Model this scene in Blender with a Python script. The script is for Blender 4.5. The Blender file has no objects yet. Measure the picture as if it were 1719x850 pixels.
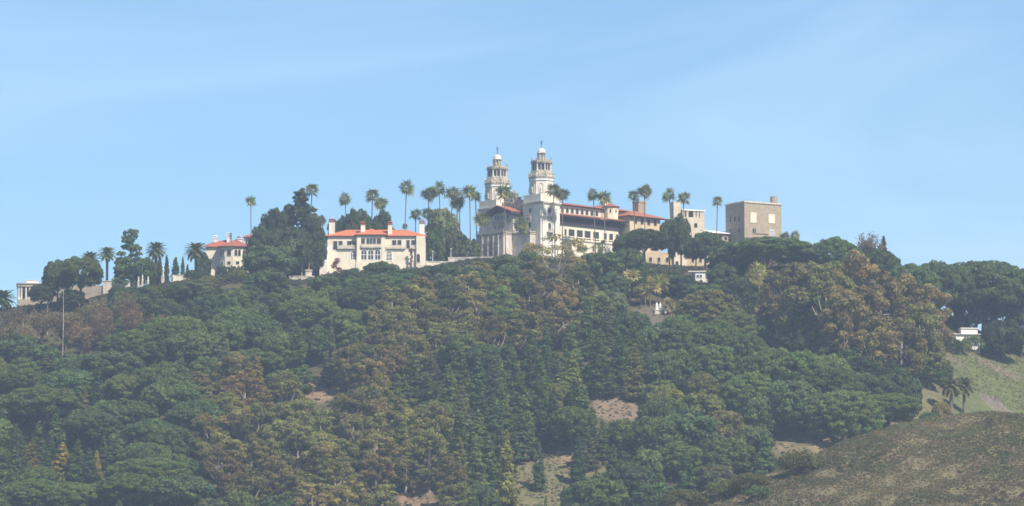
import bpy, math, random
import numpy as np
from mathutils import Vector, Matrix

rnd = random.Random(7)
rng = np.random.default_rng(7)
R = math.radians
scene = bpy.context.scene
COL = scene.collection

# ------------------------------------------------------------------ camera, sky, sun, exposure
F_PX, PITCH = 6786.0, R(6.2)
CU, CV = 859.5, 425.0
cam_d = bpy.data.cameras.new('camera')
cam_d.sensor_width = 36.0
cam_d.lens = F_PX / 1719.0 * 36.0
cam_d.clip_start, cam_d.clip_end = 1.0, 30000.0
cam = bpy.data.objects.new('camera', cam_d)
COL.objects.link(cam)
cam.location = (0, 0, 0)
cam.rotation_euler = (R(90) + PITCH, 0, 0)
scene.camera = cam

SUN_AZ, SUN_EL = R(143), R(47)          # azimuth clockwise from +Y: behind the camera, to its right
sun_dir = Vector((math.sin(SUN_AZ) * math.cos(SUN_EL), math.cos(SUN_AZ) * math.cos(SUN_EL), math.sin(SUN_EL)))
sun_d = bpy.data.lights.new('sun', 'SUN')
sun_d.energy, sun_d.angle, sun_d.color = 4.3, R(0.55), (1.0, 0.89, 0.75)
sun = bpy.data.objects.new('sun', sun_d)
COL.objects.link(sun)
sun.rotation_euler = sun_dir.to_track_quat('Z', 'Y').to_euler()
sun.location = (0, 0, 400)

CLOUD_SHIFT = (1.7, 0.4, 0.35)
world = bpy.data.worlds.new('World')
scene.world = world
world.use_nodes = True
def build_world():
    nt = world.node_tree
    for n in list(nt.nodes): nt.nodes.remove(n)
    N, L = nt.nodes.new, nt.links.new
    out = N('ShaderNodeOutputWorld'); bg = N('ShaderNodeBackground')
    sky = N('ShaderNodeTexSky'); sky.sky_type = 'NISHITA'; sky.sun_disc = False
    sky.sun_elevation, sky.sun_rotation = SUN_EL, SUN_AZ
    sky.altitude = 60; sky.air_density = 1.0; sky.dust_density = 0.35; sky.ozone_density = 3.0
    # thin cirrus streaks high over the hill
    tc = N('ShaderNodeTexCoord'); mp = N('ShaderNodeMapping')
    mp.inputs['Rotation'].default_value = (0, R(3), 0); mp.inputs['Location'].default_value = CLOUD_SHIFT
    mp.inputs['Scale'].default_value = (3.0, 3.0, 15.0)
    no = N('ShaderNodeTexNoise'); no.inputs['Scale'].default_value = 1.6
    no.inputs['Detail'].default_value = 4; no.inputs['Roughness'].default_value = 0.55
    no.inputs['Distortion'].default_value = 0.6
    L(tc.outputs['Generated'], mp.inputs['Vector']); L(mp.outputs['Vector'], no.inputs['Vector'])
    rp = N('ShaderNodeValToRGB')
    rp.color_ramp.elements[0].position = 0.36; rp.color_ramp.elements[0].color = (0, 0, 0, 1)
    rp.color_ramp.elements[1].position = 0.70; rp.color_ramp.elements[1].color = (1, 1, 1, 1); rp.color_ramp.interpolation = 'EASE'
    L(no.outputs['Fac'], rp.inputs['Fac'])
    mul = N('ShaderNodeMath'); mul.operation = 'MULTIPLY'; mul.inputs[1].default_value = 0.32
    L(rp.outputs['Color'], mul.inputs[0])
    mix = N('ShaderNodeMixRGB'); mix.inputs[2].default_value = (7.6, 7.9, 8.9, 1)
    L(mul.outputs[0], mix.inputs[0]); L(sky.outputs['Color'], mix.inputs[1])
    tn = N('ShaderNodeMixRGB'); tn.blend_type = 'MULTIPLY'; tn.inputs[0].default_value = 1; tn.inputs[2].default_value = (.80, .965, 1.05, 1)
    L(mix.outputs[0], tn.inputs[1]); L(tn.outputs[0], bg.inputs['Color']); bg.inputs['Strength'].default_value = 0.08
    L(bg.outputs[0], out.inputs['Surface'])
build_world()

scene.view_settings.view_transform = 'Standard'
scene.view_settings.look = 'None'
scene.view_settings.exposure = 0.8
scene.view_settings.gamma = 1.0
scene.view_settings.use_curve_mapping = False
scene.render.engine = 'CYCLES'
scene.cycles.use_denoising = True
scene.cycles.max_bounces = 5
scene.cycles.diffuse_bounces = 2
scene.cycles.glossy_bounces = 2
scene.cycles.transmission_bounces = 3
scene.cycles.volume_bounces = 0
scene.cycles.filter_width = 1.6
HAZE_DENSITY, HAZE_COLOR = 0.000135, (0.60, 0.76, 1.0, 1)

# ------------------------------------------------------------------ survey: sight lines to ground points
cp, sp = math.cos(PITCH), math.sin(PITCH)
def at(u, v, Y):
    a, b = (u - CU) / F_PX, (CV - v) / F_PX
    d = (a, cp - b * sp, sp + b * cp)
    t = Y / d[1]
    return Vector((a * t, Y, d[2] * t))
def kpx(Y): return Y / cp / F_PX                     # metres per photo pixel at that distance

RIDGE_Y, SPUR_Y = 1480.0, 1080.0
RIDGE = [(-500, 700), (-250, 570), (-100, 534), (0, 522), (60, 516), (140, 508), (200, 494), (280, 480), (350, 468), (420, 466), (500, 474), (560, 464),
         (650, 460), (720, 451), (800, 438), (880, 438), (950, 436), (1040, 440), (1100, 449), (1190, 452), (1240, 430), (1290, 416),
         (1340, 424), (1400, 440), (1500, 474), (1560, 510), (1620, 546), (1680, 574), (1719, 588), (1850, 622), (2200, 740)]
SPUR = [(500, 1300), (800, 1015), (900, 962), (1000, 900), (1090, 853), (1180, 826), (1250, 803), (1330, 780), (1400, 754), (1450, 736), (1500, 717),
        (1560, 707), (1640, 699), (1719, 695), (1900, 692), (2400, 800)]
_rp = [at(u, v, RIDGE_Y) for u, v in RIDGE]; _spt = [at(u, v, SPUR_Y) for u, v in SPUR]
RX, RZ = np.array([p.x for p in _rp]), np.array([p.z for p in _rp])
SX, SZ = np.array([p.x for p in _spt]), np.array([p.z for p in _spt])
RX = np.concatenate([[-900], RX, [1000]]); RZ = np.concatenate([[0], RZ, [0]])
SX = np.concatenate([[-300], SX, [800]]); SZ = np.concatenate([[-60], SZ, [0]])
def bumps(x, y):
    return (np.sin(x * .061 + 1.3) * np.sin(y * .053 + .4) * 1.0 + np.sin(x * .17 + y * .11) * .45 + np.sin(x * .31 - y * .37 + 2) * .25)
def H(x, y):
    x = np.asarray(x, float); y = np.asarray(y, float)
    zr = np.interp(x, RX, RZ)
    d = RIDGE_Y - y
    front = 0.42 * (np.sqrt(np.maximum(d, 0) ** 2 + 144) - 12)
    back = 0.32 * np.maximum(-d - 130, 0)
    m = zr - front - back
    zs = np.interp(x, SX, SZ)
    e = SPUR_Y - y
    s = zs - np.where(e > 0, 0.36, 0.46) * (np.sqrt(e * e + 225) - 15)
    base = -3.0 + 0.004 * np.clip(y, -500, 1000)
    w = np.clip((y - 700) / 200, 0, 1)
    return np.maximum(np.maximum(m, s), base) + bumps(x, y) * w * np.clip((np.maximum(m, s) - base) / 10, 0, 1) * np.where(np.abs(d + 60) < 75, .25, 1)
def ground_hit(u, v, y0=1130.0, y1=1560.0):
    Ys = np.linspace(y0, y1, 1800)
    a, b = (u - CU) / F_PX, (CV - v) / F_PX
    t = Ys / (cp - b * sp)
    xs, zs = a * t, (sp + b * cp) * t
    hit = np.nonzero(zs <= H(xs, Ys))[0]
    i = hit[0] if len(hit) else int(np.argmin(zs - H(xs, Ys)))
    return Vector((float(xs[i]), float(Ys[i]), float(H(xs[i], Ys[i]))))
def ground_at(u, Y):
    x = (u - CU) / F_PX * Y / cp
    return Vector((x, Y, float(H(x, Y))))

# ------------------------------------------------------------------ materials
def mat(name, color, rough=0.8, var=0.15, scale=0.5, spec=0.3, color2=None, bump=0.0, detail=5, stretch=(1, 1, 1), contrast=(0.35, 0.68)):
    m = bpy.data.materials.new(name); m.use_nodes = True
    nt = m.node_tree; N, L = nt.nodes.new, nt.links.new
    b = nt.nodes['Principled BSDF']
    b.inputs['Roughness'].default_value = rough
    b.inputs['Specular IOR Level'].default_value = spec
    tc = N('ShaderNodeTexCoord'); mp = N('ShaderNodeMapping'); mp.inputs['Scale'].default_value = stretch
    no = N('ShaderNodeTexNoise'); no.inputs['Scale'].default_value = scale; no.inputs['Detail'].default_value = detail
    no.inputs['Roughness'].default_value = 0.65
    L(tc.outputs['Object'], mp.inputs['Vector']); L(mp.outputs['Vector'], no.inputs['Vector'])
    rp = N('ShaderNodeValToRGB')
    c2 = color2 or tuple(c * (1 - var * 2) for c in color)
    rp.color_ramp.elements[0].position = contrast[0]; rp.color_ramp.elements[0].color = (*c2, 1)
    rp.color_ramp.elements[1].position = contrast[1]; rp.color_ramp.elements[1].color = (*color, 1)
    L(no.outputs['Fac'], rp.inputs['Fac']); L(rp.outputs['Color'], b.inputs['Base Color'])
    if bump:
        bp = N('ShaderNodeBump'); bp.inputs['Strength'].default_value = bump; bp.inputs['Distance'].default_value = 0.2
        L(no.outputs['Fac'], bp.inputs['Height']); L(bp.outputs['Normal'], b.inputs['Normal'])
    return m
M = {}
M['white_stucco'] = mat('white_stucco', (0.71, 0.655, 0.56), color2=(0.52, 0.475, 0.41), scale=.28, stretch=(1, 1, .4), contrast=(.3, .55), bump=.3)
M['cream_stucco'] = mat('cream_stucco', (0.75, 0.675, 0.52), var=.10, scale=.35, stretch=(1, 1, .5), bump=.3)
M['pale_stone'] = mat('pale_stone', (0.65, 0.59, 0.50), color2=(0.38, 0.34, 0.29), scale=.42, stretch=(1, 1, .4), bump=.4)
M['carved_stone'] = mat('carved_stone', (0.55, 0.50, 0.41), color2=(0.17, 0.145, 0.11), scale=1.7, bump=.8, detail=3, contrast=(.38, .62))
M['ochre_wall'] = mat('ochre_wall', (0.62, 0.50, 0.32), color2=(0.46, 0.36, 0.23), scale=.35, bump=.3)
M['raw_concrete'] = mat('raw_concrete', (0.38, 0.30, 0.20), color2=(0.27, 0.21, 0.145), scale=.5, bump=.4)
M['keep_concrete'] = mat('keep_concrete', (0.39, 0.33, 0.24), color2=(0.28, 0.23, 0.165), scale=.55, bump=.4, stretch=(1, 1, 2))
M['beige_concrete'] = mat('beige_concrete', (0.60, 0.52, 0.405), color2=(0.46, 0.40, 0.31), scale=.45, bump=.3)
M['retaining'] = mat('retaining', (0.38, 0.32, 0.25), color2=(0.24, 0.2, 0.16), scale=.4, bump=.4)
M['red_tile'] = mat('red_tile', (0.60, 0.19, 0.075), color2=(0.36, 0.115, 0.055), scale=1.1, bump=.6, stretch=(3, .4, 1), rough=.7)
M['old_tile'] = mat('old_tile', (0.42, 0.13, 0.08), color2=(0.26, 0.085, 0.06), scale=1.0, bump=.6, stretch=(3, .4, 1), rough=.75)
M['castle_tile'] = mat('castle_tile', (0.40, 0.155, 0.085), color2=(0.25, 0.10, 0.065), scale=1.0, bump=.6, stretch=(3, .4, 1), rough=.75)
M['dark_wood'] = mat('dark_wood', (0.055, 0.04, 0.045), color2=(0.03, 0.024, 0.03), scale=2)
M['glass'] = mat('window_glass', (0.035, 0.035, 0.045), rough=.18, spec=.5, scale=.4)
M['white_paint'] = mat('white_paint', (0.78, 0.77, 0.74), var=.06, scale=.6)
M['roof_membrane'] = mat('roof_membrane', (0.80, 0.80, 0.80), var=.06, scale=.3)
M['iron'] = mat('iron', (0.05, 0.05, 0.055), rough=.5, scale=3)
M['marble'] = mat('marble', (0.66, 0.63, 0.57), var=.12, scale=1.5)
M['bronze'] = mat('bronze', (0.28, 0.17, 0.07), rough=.45, spec=.6, scale=2)
M['bark'] = mat('bark', (0.13, 0.10, 0.08), color2=(0.07, 0.055, 0.045), scale=1.5, stretch=(1, 1, .25), bump=.5)
M['pale_bark'] = mat('pale_bark', (0.42, 0.37, 0.31), color2=(0.24, 0.19, 0.15), scale=.8, stretch=(1, 1, .25), bump=.3)
M['palm_bark'] = mat('palm_bark', (0.20, 0.155, 0.115), color2=(0.12, 0.09, 0.07), scale=1.2, stretch=(1, 1, 3), bump=.4)
M['boug'] = mat('bougainvillea', (0.26, 0.06, 0.09), color2=(0.12, 0.05, 0.05), scale=2)

def foliage_mat():
    m = bpy.data.materials.new('foliage'); m.use_nodes = True
    nt = m.node_tree; N, L = nt.nodes.new, nt.links.new
    b = nt.nodes['Principled BSDF']; out = nt.nodes['Material Output']
    b.inputs['Roughness'].default_value = .65; b.inputs['Specular IOR Level'].default_value = .25
    oi = N('ShaderNodeObjectInfo'); at_ = N('ShaderNodeAttribute'); at_.attribute_name = 'tint'
    mul = N('ShaderNodeMixRGB'); mul.blend_type = 'MULTIPLY'; mul.inputs[0].default_value = 1
    L(oi.outputs['Color'], mul.inputs[1]); L(at_.outputs['Color'], mul.inputs[2])
    hs = N('ShaderNodeHueSaturation')
    mr = N('ShaderNodeMapRange'); mr.inputs['To Min'].default_value = .85; mr.inputs['To Max'].default_value = 1.15
    L(oi.outputs['Random'], mr.inputs['Value']); L(mr.outputs[0], hs.inputs['Value']); L(mul.outputs[0], hs.inputs['Color'])
    tr = N('ShaderNodeBsdfTranslucent'); mx = N('ShaderNodeMixShader'); mx.inputs[0].default_value = .42
    L(hs.outputs[0], b.inputs['Base Color']); L(hs.outputs[0], tr.inputs['Color'])
    L(b.outputs[0], mx.inputs[1]); L(tr.outputs[0], mx.inputs[2]); L(mx.outputs[0], out.inputs['Surface'])
    return m
M['foliage'] = foliage_mat()

# ------------------------------------------------------------------ object helpers
def tag(o, label=None, cat=None, group=None, kind=None):
    if label: o['label'] = label
    if cat: o['category'] = cat
    if group: o['group'] = group
    if kind: o['kind'] = kind
    return o
def empty(name, loc=(0, 0, 0), rz=0.0):
    o = bpy.data.objects.new(name, None); COL.objects.link(o)
    o.empty_display_size = 1.0
    o.location = loc; o.rotation_euler = (0, 0, rz)
    return o
def link_mesh(name, me, material, parent=None):
    o = bpy.data.objects.new(name, me)
    if material is not None and not me.materials: me.materials.append(material)
    COL.objects.link(o)
    if parent is not None: o.parent = parent
    return o

class MB:
    """collects faces of one mesh"""
    def __init__(s): s.v = []; s.f = []
    def quadset(s, pts, faces):
        n = len(s.v); s.v += [tuple(p) for p in pts]; s.f += [tuple(i + n for i in f) for f in faces]
    def box(s, x0, x1, y0, y1, z0, z1):
        p = [(x0, y0, z0), (x1, y0, z0), (x1, y1, z0), (x0, y1, z0), (x0, y0, z1), (x1, y0, z1), (x1, y1, z1), (x0, y1, z1)]
        s.quadset(p, [(3, 2, 1, 0), (4, 5, 6, 7), (0, 1, 5, 4), (1, 2, 6, 5), (2, 3, 7, 6), (3, 0, 4, 7)]); return s
    def prism(s, poly, z0, z1, top=None):
        n = len(poly); top = top or poly
        p = [(x, y, z0) for x, y in poly] + [(x, y, z1) for x, y in top]
        s.quadset(p, [tuple(range(n))[::-1], tuple(range(n, 2 * n))] + [(i, (i + 1) % n, n + (i + 1) % n, n + i) for i in range(n)]); return s
    def ngon(s, cx, cy, n, r0, r1, z0, z1, rot=0.0):
        a = [rot + 2 * math.pi * i / n for i in range(n)]
        return s.prism([(cx + r0 * math.cos(t), cy + r0 * math.sin(t)) for t in a], z0, z1, [(cx + r1 * math.cos(t), cy + r1 * math.sin(t)) for t in a])
    def lathe(s, cx, cy, prof, n=12, rot=0.0):
        k = len(s.v)
        for r, z in prof:
            for i in range(n):
                t = rot + 2 * math.pi * i / n; s.v.append((cx + r * math.cos(t), cy + r * math.sin(t), z))
        for j in range(len(prof) - 1):
            for i in range(n):
                s.f.append((k + j * n + i, k + j * n + (i + 1) % n, k + (j + 1) * n + (i + 1) % n, k + (j + 1) * n + i))
        s.f.append(tuple(k + i for i in range(n))[::-1]); s.f.append(tuple(k + (len(prof) - 1) * n + i for i in range(n)))
        return s
    def wallpoly(s, o, t, nrm, poly, d0, d1):
        """outline (a along t, z) pushed out along nrm from d0 to d1"""
        n = len(poly)
        P = lambda a, z, d: (o[0] + t[0] * a + nrm[0] * d, o[1] + t[1] * a + nrm[1] * d, o[2] + z)
        p = [P(a, z, d0) for a, z in poly] + [P(a, z, d1) for a, z in poly]
        s.quadset(p, [tuple(range(n))[::-1], tuple(range(n, 2 * n))] + [(i, (i + 1) % n, n + (i + 1) % n, n + i) for i in range(n)]); return s
    def wallring(s, o, t, nrm, outer, inner, d0, d1):
        n = len(outer)
        P = lambda a, z, d: (o[0] + t[0] * a + nrm[0] * d, o[1] + t[1] * a + nrm[1] * d, o[2] + z)
        p = [P(a, z, d0) for a, z in outer] + [P(a, z, d1) for a, z in outer] + [P(a, z, d0) for a, z in inner] + [P(a, z, d1) for a, z in inner]
        fs = []
        for i in range(n):
            j = (i + 1) % n
            fs += [(i, j, n + j, n + i), (n + i, n + j, 3 * n + j, 3 * n + i), (3 * n + i, 3 * n + j, 2 * n + j, 2 * n + i)]
        s.quadset(p, fs); return s
    def tube(s, pts, rad, n=6):
        k = len(s.v); m = len(pts)
        for j, p in enumerate(pts):
            d = (Vector(pts[min(j + 1, m - 1)]) - Vector(pts[max(j - 1, 0)])).normalized()
            a = d.orthogonal().normalized(); b = d.cross(a)
            if abs(d.z) > .5:
                a = Vector((1, 0, 0)); a = (a - d * a.dot(d)).normalized(); b = d.cross(a)
            for i in range(n):
                t = 2 * math.pi * i / n
                s.v.append(tuple(Vector(p) + (a * math.cos(t) + b * math.sin(t)) * rad[j]))
        for j in range(m - 1):
            for i in range(n):
                s.f.append((k + j * n + i, k + j * n + (i + 1) % n, k + (j + 1) * n + (i + 1) % n, k + (j + 1) * n + i))
        s.f.append(tuple(k + (m - 1) * n + i for i in range(n)))
        return s
    def mesh(s, name):
        me = bpy.data.meshes.new(name); me.from_pydata(s.v, [], s.f); me.update(); return me
    def build(s, name, material, parent=None):
        import bmesh
        me = s.mesh(name)
        bm = bmesh.new(); bm.from_mesh(me); bmesh.ops.recalc_face_normals(bm, faces=bm.faces[:]); bm.to_mesh(me); bm.free()
        return link_mesh(name, me, material, parent)

def leaf_mesh(name, C, Nn, S, T, aspect=1.0, tris=False):
    """many small leaf sprays: centres C, normals Nn, sizes S, tint T(n,3)"""
    n = len(C)
    Nn = Nn / (np.linalg.norm(Nn, axis=1, keepdims=True) + 1e-9)
    r = rng.normal(size=(n, 3)); A = np.cross(Nn, r); A /= np.linalg.norm(A, axis=1, keepdims=True) + 1e-9
    B = np.cross(Nn, A)
    a, b = A * (S * .5)[:, None], B * (S * .5 * aspect)[:, None]
    j = lambda: 1 + rng.uniform(-.35, .35, size=(n, 1))
    V = np.stack([C - a * j() - b * j(), C + a * j() - b * j(), C + a * j() + b * j(), C - a * j() + b * j()], 1)
    V += Nn[:, None, :] * (rng.uniform(-.12, .12, size=(n, 4)) * S[:, None])[:, :, None]
    me = bpy.data.meshes.new(name)
    me.vertices.add(4 * n); me.vertices.foreach_set('co', V.reshape(-1).astype(np.float32))
    me.loops.add(4 * n); me.loops.foreach_set('vertex_index', np.arange(4 * n, dtype=np.int32))
    me.polygons.add(n); me.polygons.foreach_set('loop_start', np.arange(0, 4 * n, 4, dtype=np.int32))
    me.polygons.foreach_set('loop_total', np.full(n, 4, np.int32))
    me.update(calc_edges=True)
    ca = me.color_attributes.new('tint', 'FLOAT_COLOR', 'POINT')
    col = np.ones((n, 4, 4), np.float32); col[:, :, :3] = T[:, None, :]
    ca.data.foreach_set('color', col.reshape(-1))
    return me

def blob_leaves(blobs, per_m2, size, tilt=.9, under=.35, tintvar=.18, leafvar=.15, inner=.25, hue=.06):
    """leaf sprays over the shells of flattened blobs (cx,cy,cz,rx,ry,rz)"""
    Cs, Ns, Ss, Ts = [], [], [], []
    for (cx, cy, cz, rx, ry, rz) in blobs:
        area = 4 * math.pi * ((rx * ry) ** 1.6 / 3 + (rx * rz) ** 1.6 / 3 + (ry * rz) ** 1.6 / 3) ** (1 / 1.6)
        n = max(6, int(area * per_m2))
        d = rng.normal(size=(n, 3)); d /= np.linalg.norm(d, axis=1, keepdims=True)
        low = (d[:, 2] < -.1) & (rng.random(n) > under); d[low, 2] *= -1
        rad = np.where(rng.random(n) < inner, rng.uniform(.35, .9, n), rng.uniform(.86, 1.06, n))
        C = np.array([cx, cy, cz]) + d * rad[:, None] * np.array([rx, ry, rz])
        nn = d / np.array([rx, ry, rz]); nn /= np.linalg.norm(nn, axis=1, keepdims=True)
        nn = nn + rng.normal(size=(n, 3)) * tilt * .5
        t = max(.5, 1 + rng.normal() * tintvar)
        h = np.array([1 + rng.normal() * hue, 1 + rng.normal() * hue * .5, 1 + rng.normal() * hue])
        T = t * h[None, :] * (1 + rng.normal(size=(n, 1)) * leafvar)
        Cs.append(C); Ns.append(nn); Ss.append(size * rng.uniform(.65, 1.35, n)); Ts.append(np.clip(T, .3, 2))
    return np.concatenate(Cs), np.concatenate(Ns), np.concatenate(Ss), np.concatenate(Ts)

# ------------------------------------------------------------------ tree kinds; each builder gives (crown mesh, trunk mesh, nominal height, nominal width)
def dome_points(n, rx, ry, rz, cz, top_only=True):
    pts = []
    for i in range(n):
        z = 1 - (i + .5) / n * (1.0 if top_only else 1.7)
        r = math.sqrt(max(0, 1 - z * z)); a = i * 2.39996 + rnd.uniform(-.3, .3)
        pts.append((rx * r * math.cos(a), ry * r * math.sin(a), cz + rz * z))
    return pts
def limbs(mb, base, targets, r0, n=5):
    for t in targets:
        b, e = Vector(base), Vector(t)
        mid = b.lerp(e, .5) + Vector((rnd.uniform(-.4, .4), rnd.uniform(-.4, .4), -.12 * (e - b).length))
        mb.tube([b, mid, e], [r0, r0 * .65, r0 * .25], n)
def make_stone_pine(i, big=False):
    rx, ry, rz = 7.0 * rnd.uniform(.88, 1.1), 7.0 * rnd.uniform(.88, 1.1), rnd.uniform(3.6, 4.9)
    cz = 7.6; ph = rnd.uniform(0, 6.3)
    bl = []
    for p in dome_points(170 if big else 66, rx * .9, ry * .9, rz * .9, cz):
        q = rnd.uniform(.55, 1.0) if big else rnd.uniform(.9, 1.6); w = 1 + .13 * math.sin(2 * math.atan2(p[1], p[0]) + ph) + .07 * math.sin(5 * math.atan2(p[1], p[0]))
        bl.append((p[0] * w + rnd.uniform(-.4, .4), p[1] * w + rnd.uniform(-.4, .4), p[2] + rnd.uniform(-.5, .35), q * 1.2, q * 1.2, q * .8))
    for k in range(60 if big else 26):
        a = k * 2.4; q = rnd.uniform(.6, 1.0) if big else rnd.uniform(1.0, 1.6)
        bl.append((rx * .74 * math.cos(a), ry * .74 * math.sin(a), cz - .8 + rnd.uniform(-1.1, .4), q * 1.2, q * 1.2, q * .7))
    cr = leaf_mesh('crown', *blob_leaves(bl, 22 if big else 8.5, .2 if big else .36, tintvar=.11, under=.5, leafvar=.12, tilt=1.1, inner=.3))
    mb = MB()
    mb.tube([(0, 0, -.8), (.1, .05, 2.2), (.05, .2, 4.6)], [.52, .42, .36], 8)
    limbs(mb, (.05, .2, 4.4), [(b[0] * .8, b[1] * .8, b[2] - .4) for b in bl[2:66:7]], .22)
    return cr, mb.mesh('trunk'), cz + rz, 2 * rx + .8
def make_round_pine(i, big=False):
    rx, ry, rz = 6.6, 6.6 * rnd.uniform(.85, 1.12), rnd.uniform(4.8, 5.8)
    cz = 5.0; ph = rnd.uniform(0, 6.3)
    bl = []
    for p in dome_points(230 if big else 100, rx * .9, ry * .9, rz * .9, cz, False):
        q = rnd.uniform(.5, .95) if big else rnd.uniform(.85, 1.5); w = 1 + .1 * math.sin(2 * math.atan2(p[1], p[0]) + ph)
        bl.append((p[0] * w + rnd.uniform(-.45, .45), p[1] * w + rnd.uniform(-.45, .45), max(.9, p[2] + rnd.uniform(-.5, .4)), q * 1.15, q * 1.15, q * .8))
    cr = leaf_mesh('crown', *blob_leaves(bl, 21 if big else 8.0, .2 if big else .36, tintvar=.10, under=.45, leafvar=.12, tilt=1.1, inner=.3))
    mb = MB(); mb.tube([(0, 0, -.8), (.1, .1, 2), (0, .1, 5)], [.5, .4, .2], 7)
    limbs(mb, (.05, .1, 2.4), [(b[0] * .8, b[1] * .8, b[2]) for b in bl[4:80:11]], .2)
    return cr, mb.mesh('trunk'), cz + rz, 2 * rx + .6
def make_conifer(i):
    Ht, Rb = 16.0, 3.5 * rnd.uniform(.9, 1.15)
    pw = rnd.choice([.62, .75, .9, .7, .55]); bl = []; tips = []; lean = rnd.uniform(-.5, .5)
    n = 0
    while n < 150:
        z = 1.0 + (Ht - 1.3) * rnd.random() ** 1.2
        f = 1 - z / Ht; rr = Rb * f ** pw * rnd.uniform(.7, 1.12)
        a = rnd.uniform(0, 6.283); q = rr * rnd.uniform(.5, .88)
        if 1.2 < a < 2.4 and .35 < f < .6 and i % 2: continue
        sz = rnd.uniform(.55, 1.0) * (.45 + .75 * f)
        bl.append((q * math.cos(a) + lean * z / Ht, q * math.sin(a), z, sz * 1.1, sz * 1.1, sz * .75)); tips.append(bl[-1][:3]); n += 1
    for k in range(7): bl.append((lean * .95 + rnd.uniform(-.15, .15), rnd.uniform(-.15, .15), Ht - .25 - k * .55, .25 + .09 * k, .25 + .09 * k, .5))
    cr = leaf_mesh('crown', *blob_leaves(bl, 8, .33, tintvar=.15, under=.5, tilt=1.2, leafvar=.12, inner=.3))
    mb = MB(); mb.tube([(0, 0, -.8), (lean * .3, 0, 6), (lean, 0, Ht - .8)], [.32, .2, .04], 7)
    for t in tips[::5]: mb.tube([(lean * t[2] / Ht, 0, t[2] + .3), t], [.07, .02], 4)
    return cr, mb.mesh('trunk'), Ht + .2, 2 * Rb
def make_open_pine(i):
    Ht = 19.0; bl = []; mb = MB()
    mb.tube([(0, 0, -.8), (.2, .1, 6), (-.1, .2, 12), (0, 0, Ht - 1)], [.5, .36, .24, .06], 8)
    z = 5.5
    while z < Ht:
        f = (Ht - z) / (Ht - 5.5)
        rr = 4.6 * (f ** .55) * rnd.uniform(.7, 1.1) + .6
        for k in range(rnd.choice([3, 4, 4])):
            a = rnd.uniform(0, 6.3); q = rr * rnd.uniform(.5, .85); s = rnd.uniform(1.0, 1.7) * (.55 + .5 * f)
            c = (q * math.cos(a), q * math.sin(a), z + rnd.uniform(-.4, .6))
            bl.append((*c, s * 1.25, s * 1.25, s * .7)); mb.tube([(0, 0, z - .8), c], [.1, .04], 5)
        z += 1.25
    bl.append((0, 0, Ht - .3, .8, .8, .8))
    cr = leaf_mesh('crown', *blob_leaves(bl, 4.4, .5, tintvar=.16, under=.4))
    return cr, mb.mesh('trunk'), Ht + .4, 10.5
def make_eucalyptus(i):
    bl = []; cz = 10.2
    mb = MB(); lean = rnd.uniform(-.8, .8)
    mb.tube([(0, 0, -.8), (lean * .3, .2, 4), (lean, .1, 8.5), (lean * 1.3, 0, 13)], [.5, .4, .28, .12], 7)
    n = 66
    for k in range(n):
        while True:
            x, y, z = rnd.uniform(-1, 1), rnd.uniform(-1, 1), rnd.uniform(-1, 1)
            d = x * x + y * y + z * z
            if .3 < d < 1: break
        q = rnd.uniform(.75, 1.5)
        bl.append((x * 5.2 + lean, y * 5.2, cz + z * 7.9, q * 1.1, q * 1.1, q * .85))
    limbs(mb, (lean * .5, .1, 5.5), [b[:3] for b in bl[:8]], .2); limbs(mb, (lean * 1.1, .05, 10), [b[:3] for b in bl[8:15]], .14)
    cr = leaf_mesh('crown', *blob_leaves(bl, 7.5, .34, tintvar=.14, under=.45, tilt=1.25, hue=.04, inner=.3, leafvar=.12))
    return cr, mb.mesh('trunk'), cz + 8.6, 12.4
def make_oak(i):
    rx, ry, rz, cz = 5.6, 5.6, 4.3, 5.6
    bl = []
    for p in dome_points(72, rx * .84, ry * .84, rz * .88, cz, False):
        q = rnd.uniform(.7, 1.65)
        bl.append((p[0] + rnd.uniform(-.8, .8), p[1] + rnd.uniform(-.8, .8), max(1.6, p[2] + rnd.uniform(-.8, .7)), q, q, q * .85))
    cr = leaf_mesh('crown', *blob_leaves(bl, 8, .35, tintvar=.14, under=.45, tilt=1.1, leafvar=.12, inner=.3))
    mb = MB(); mb.tube([(0, 0, -.8), (.15, .1, 1.6), (.1, .1, 3.2)], [.45, .36, .3], 7)
    limbs(mb, (.1, .1, 2.8), [b[:3] for b in bl[3:60:7]], .2)
    return cr, mb.mesh('trunk'), cz + rz + .5, 2 * rx + .8
def twig_tree(Ht, W, leaves, size):
    mb = MB(); mb.tube([(0, 0, -.8), (.1, .1, Ht * .22), (0, .1, Ht * .4)], [.3, .22, .16], 6)
    Cs = []
    for k in range(26):
        a = k * 2.4; z = rnd.uniform(.5, 1.0) * Ht; q = W * .5 * math.sqrt(max(0.05, 1 - ((z / Ht - .62) / .42) ** 2)) * rnd.uniform(.6, 1)
        e = Vector((q * math.cos(a), q * math.sin(a), z)); b = Vector((0, .1, rnd.uniform(.15, .42) * Ht))
        mid = b.lerp(e, .5) + Vector((rnd.uniform(-.4, .4), rnd.uniform(-.4, .4), .1))
        mb.tube([b, mid, e], [.11, .06, .02], 4)
        for j in range(5):
            f = rnd.uniform(.35, 1); p = b.lerp(e, f); t = p + Vector((rnd.uniform(-1, 1), rnd.uniform(-1, 1), rnd.uniform(-.2, 1))) * W * .14
            mb.tube([p, t], [.035, .012], 3); Cs.append(t); Cs.append(p.lerp(t, .6))
    C = np.array([tuple(rnd.choice(Cs)) for _ in range(leaves)]) + rng.normal(size=(leaves, 3)) * W * .055
    T = np.clip(1 + rng.normal(size=(leaves, 1)) * .22, .4, 1.8) * np.ones((leaves, 3))
    return leaf_mesh('crown', C, rng.normal(size=(leaves, 3)), size * rng.uniform(.6, 1.4, leaves), T), mb.mesh('trunk'), Ht, W
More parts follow.
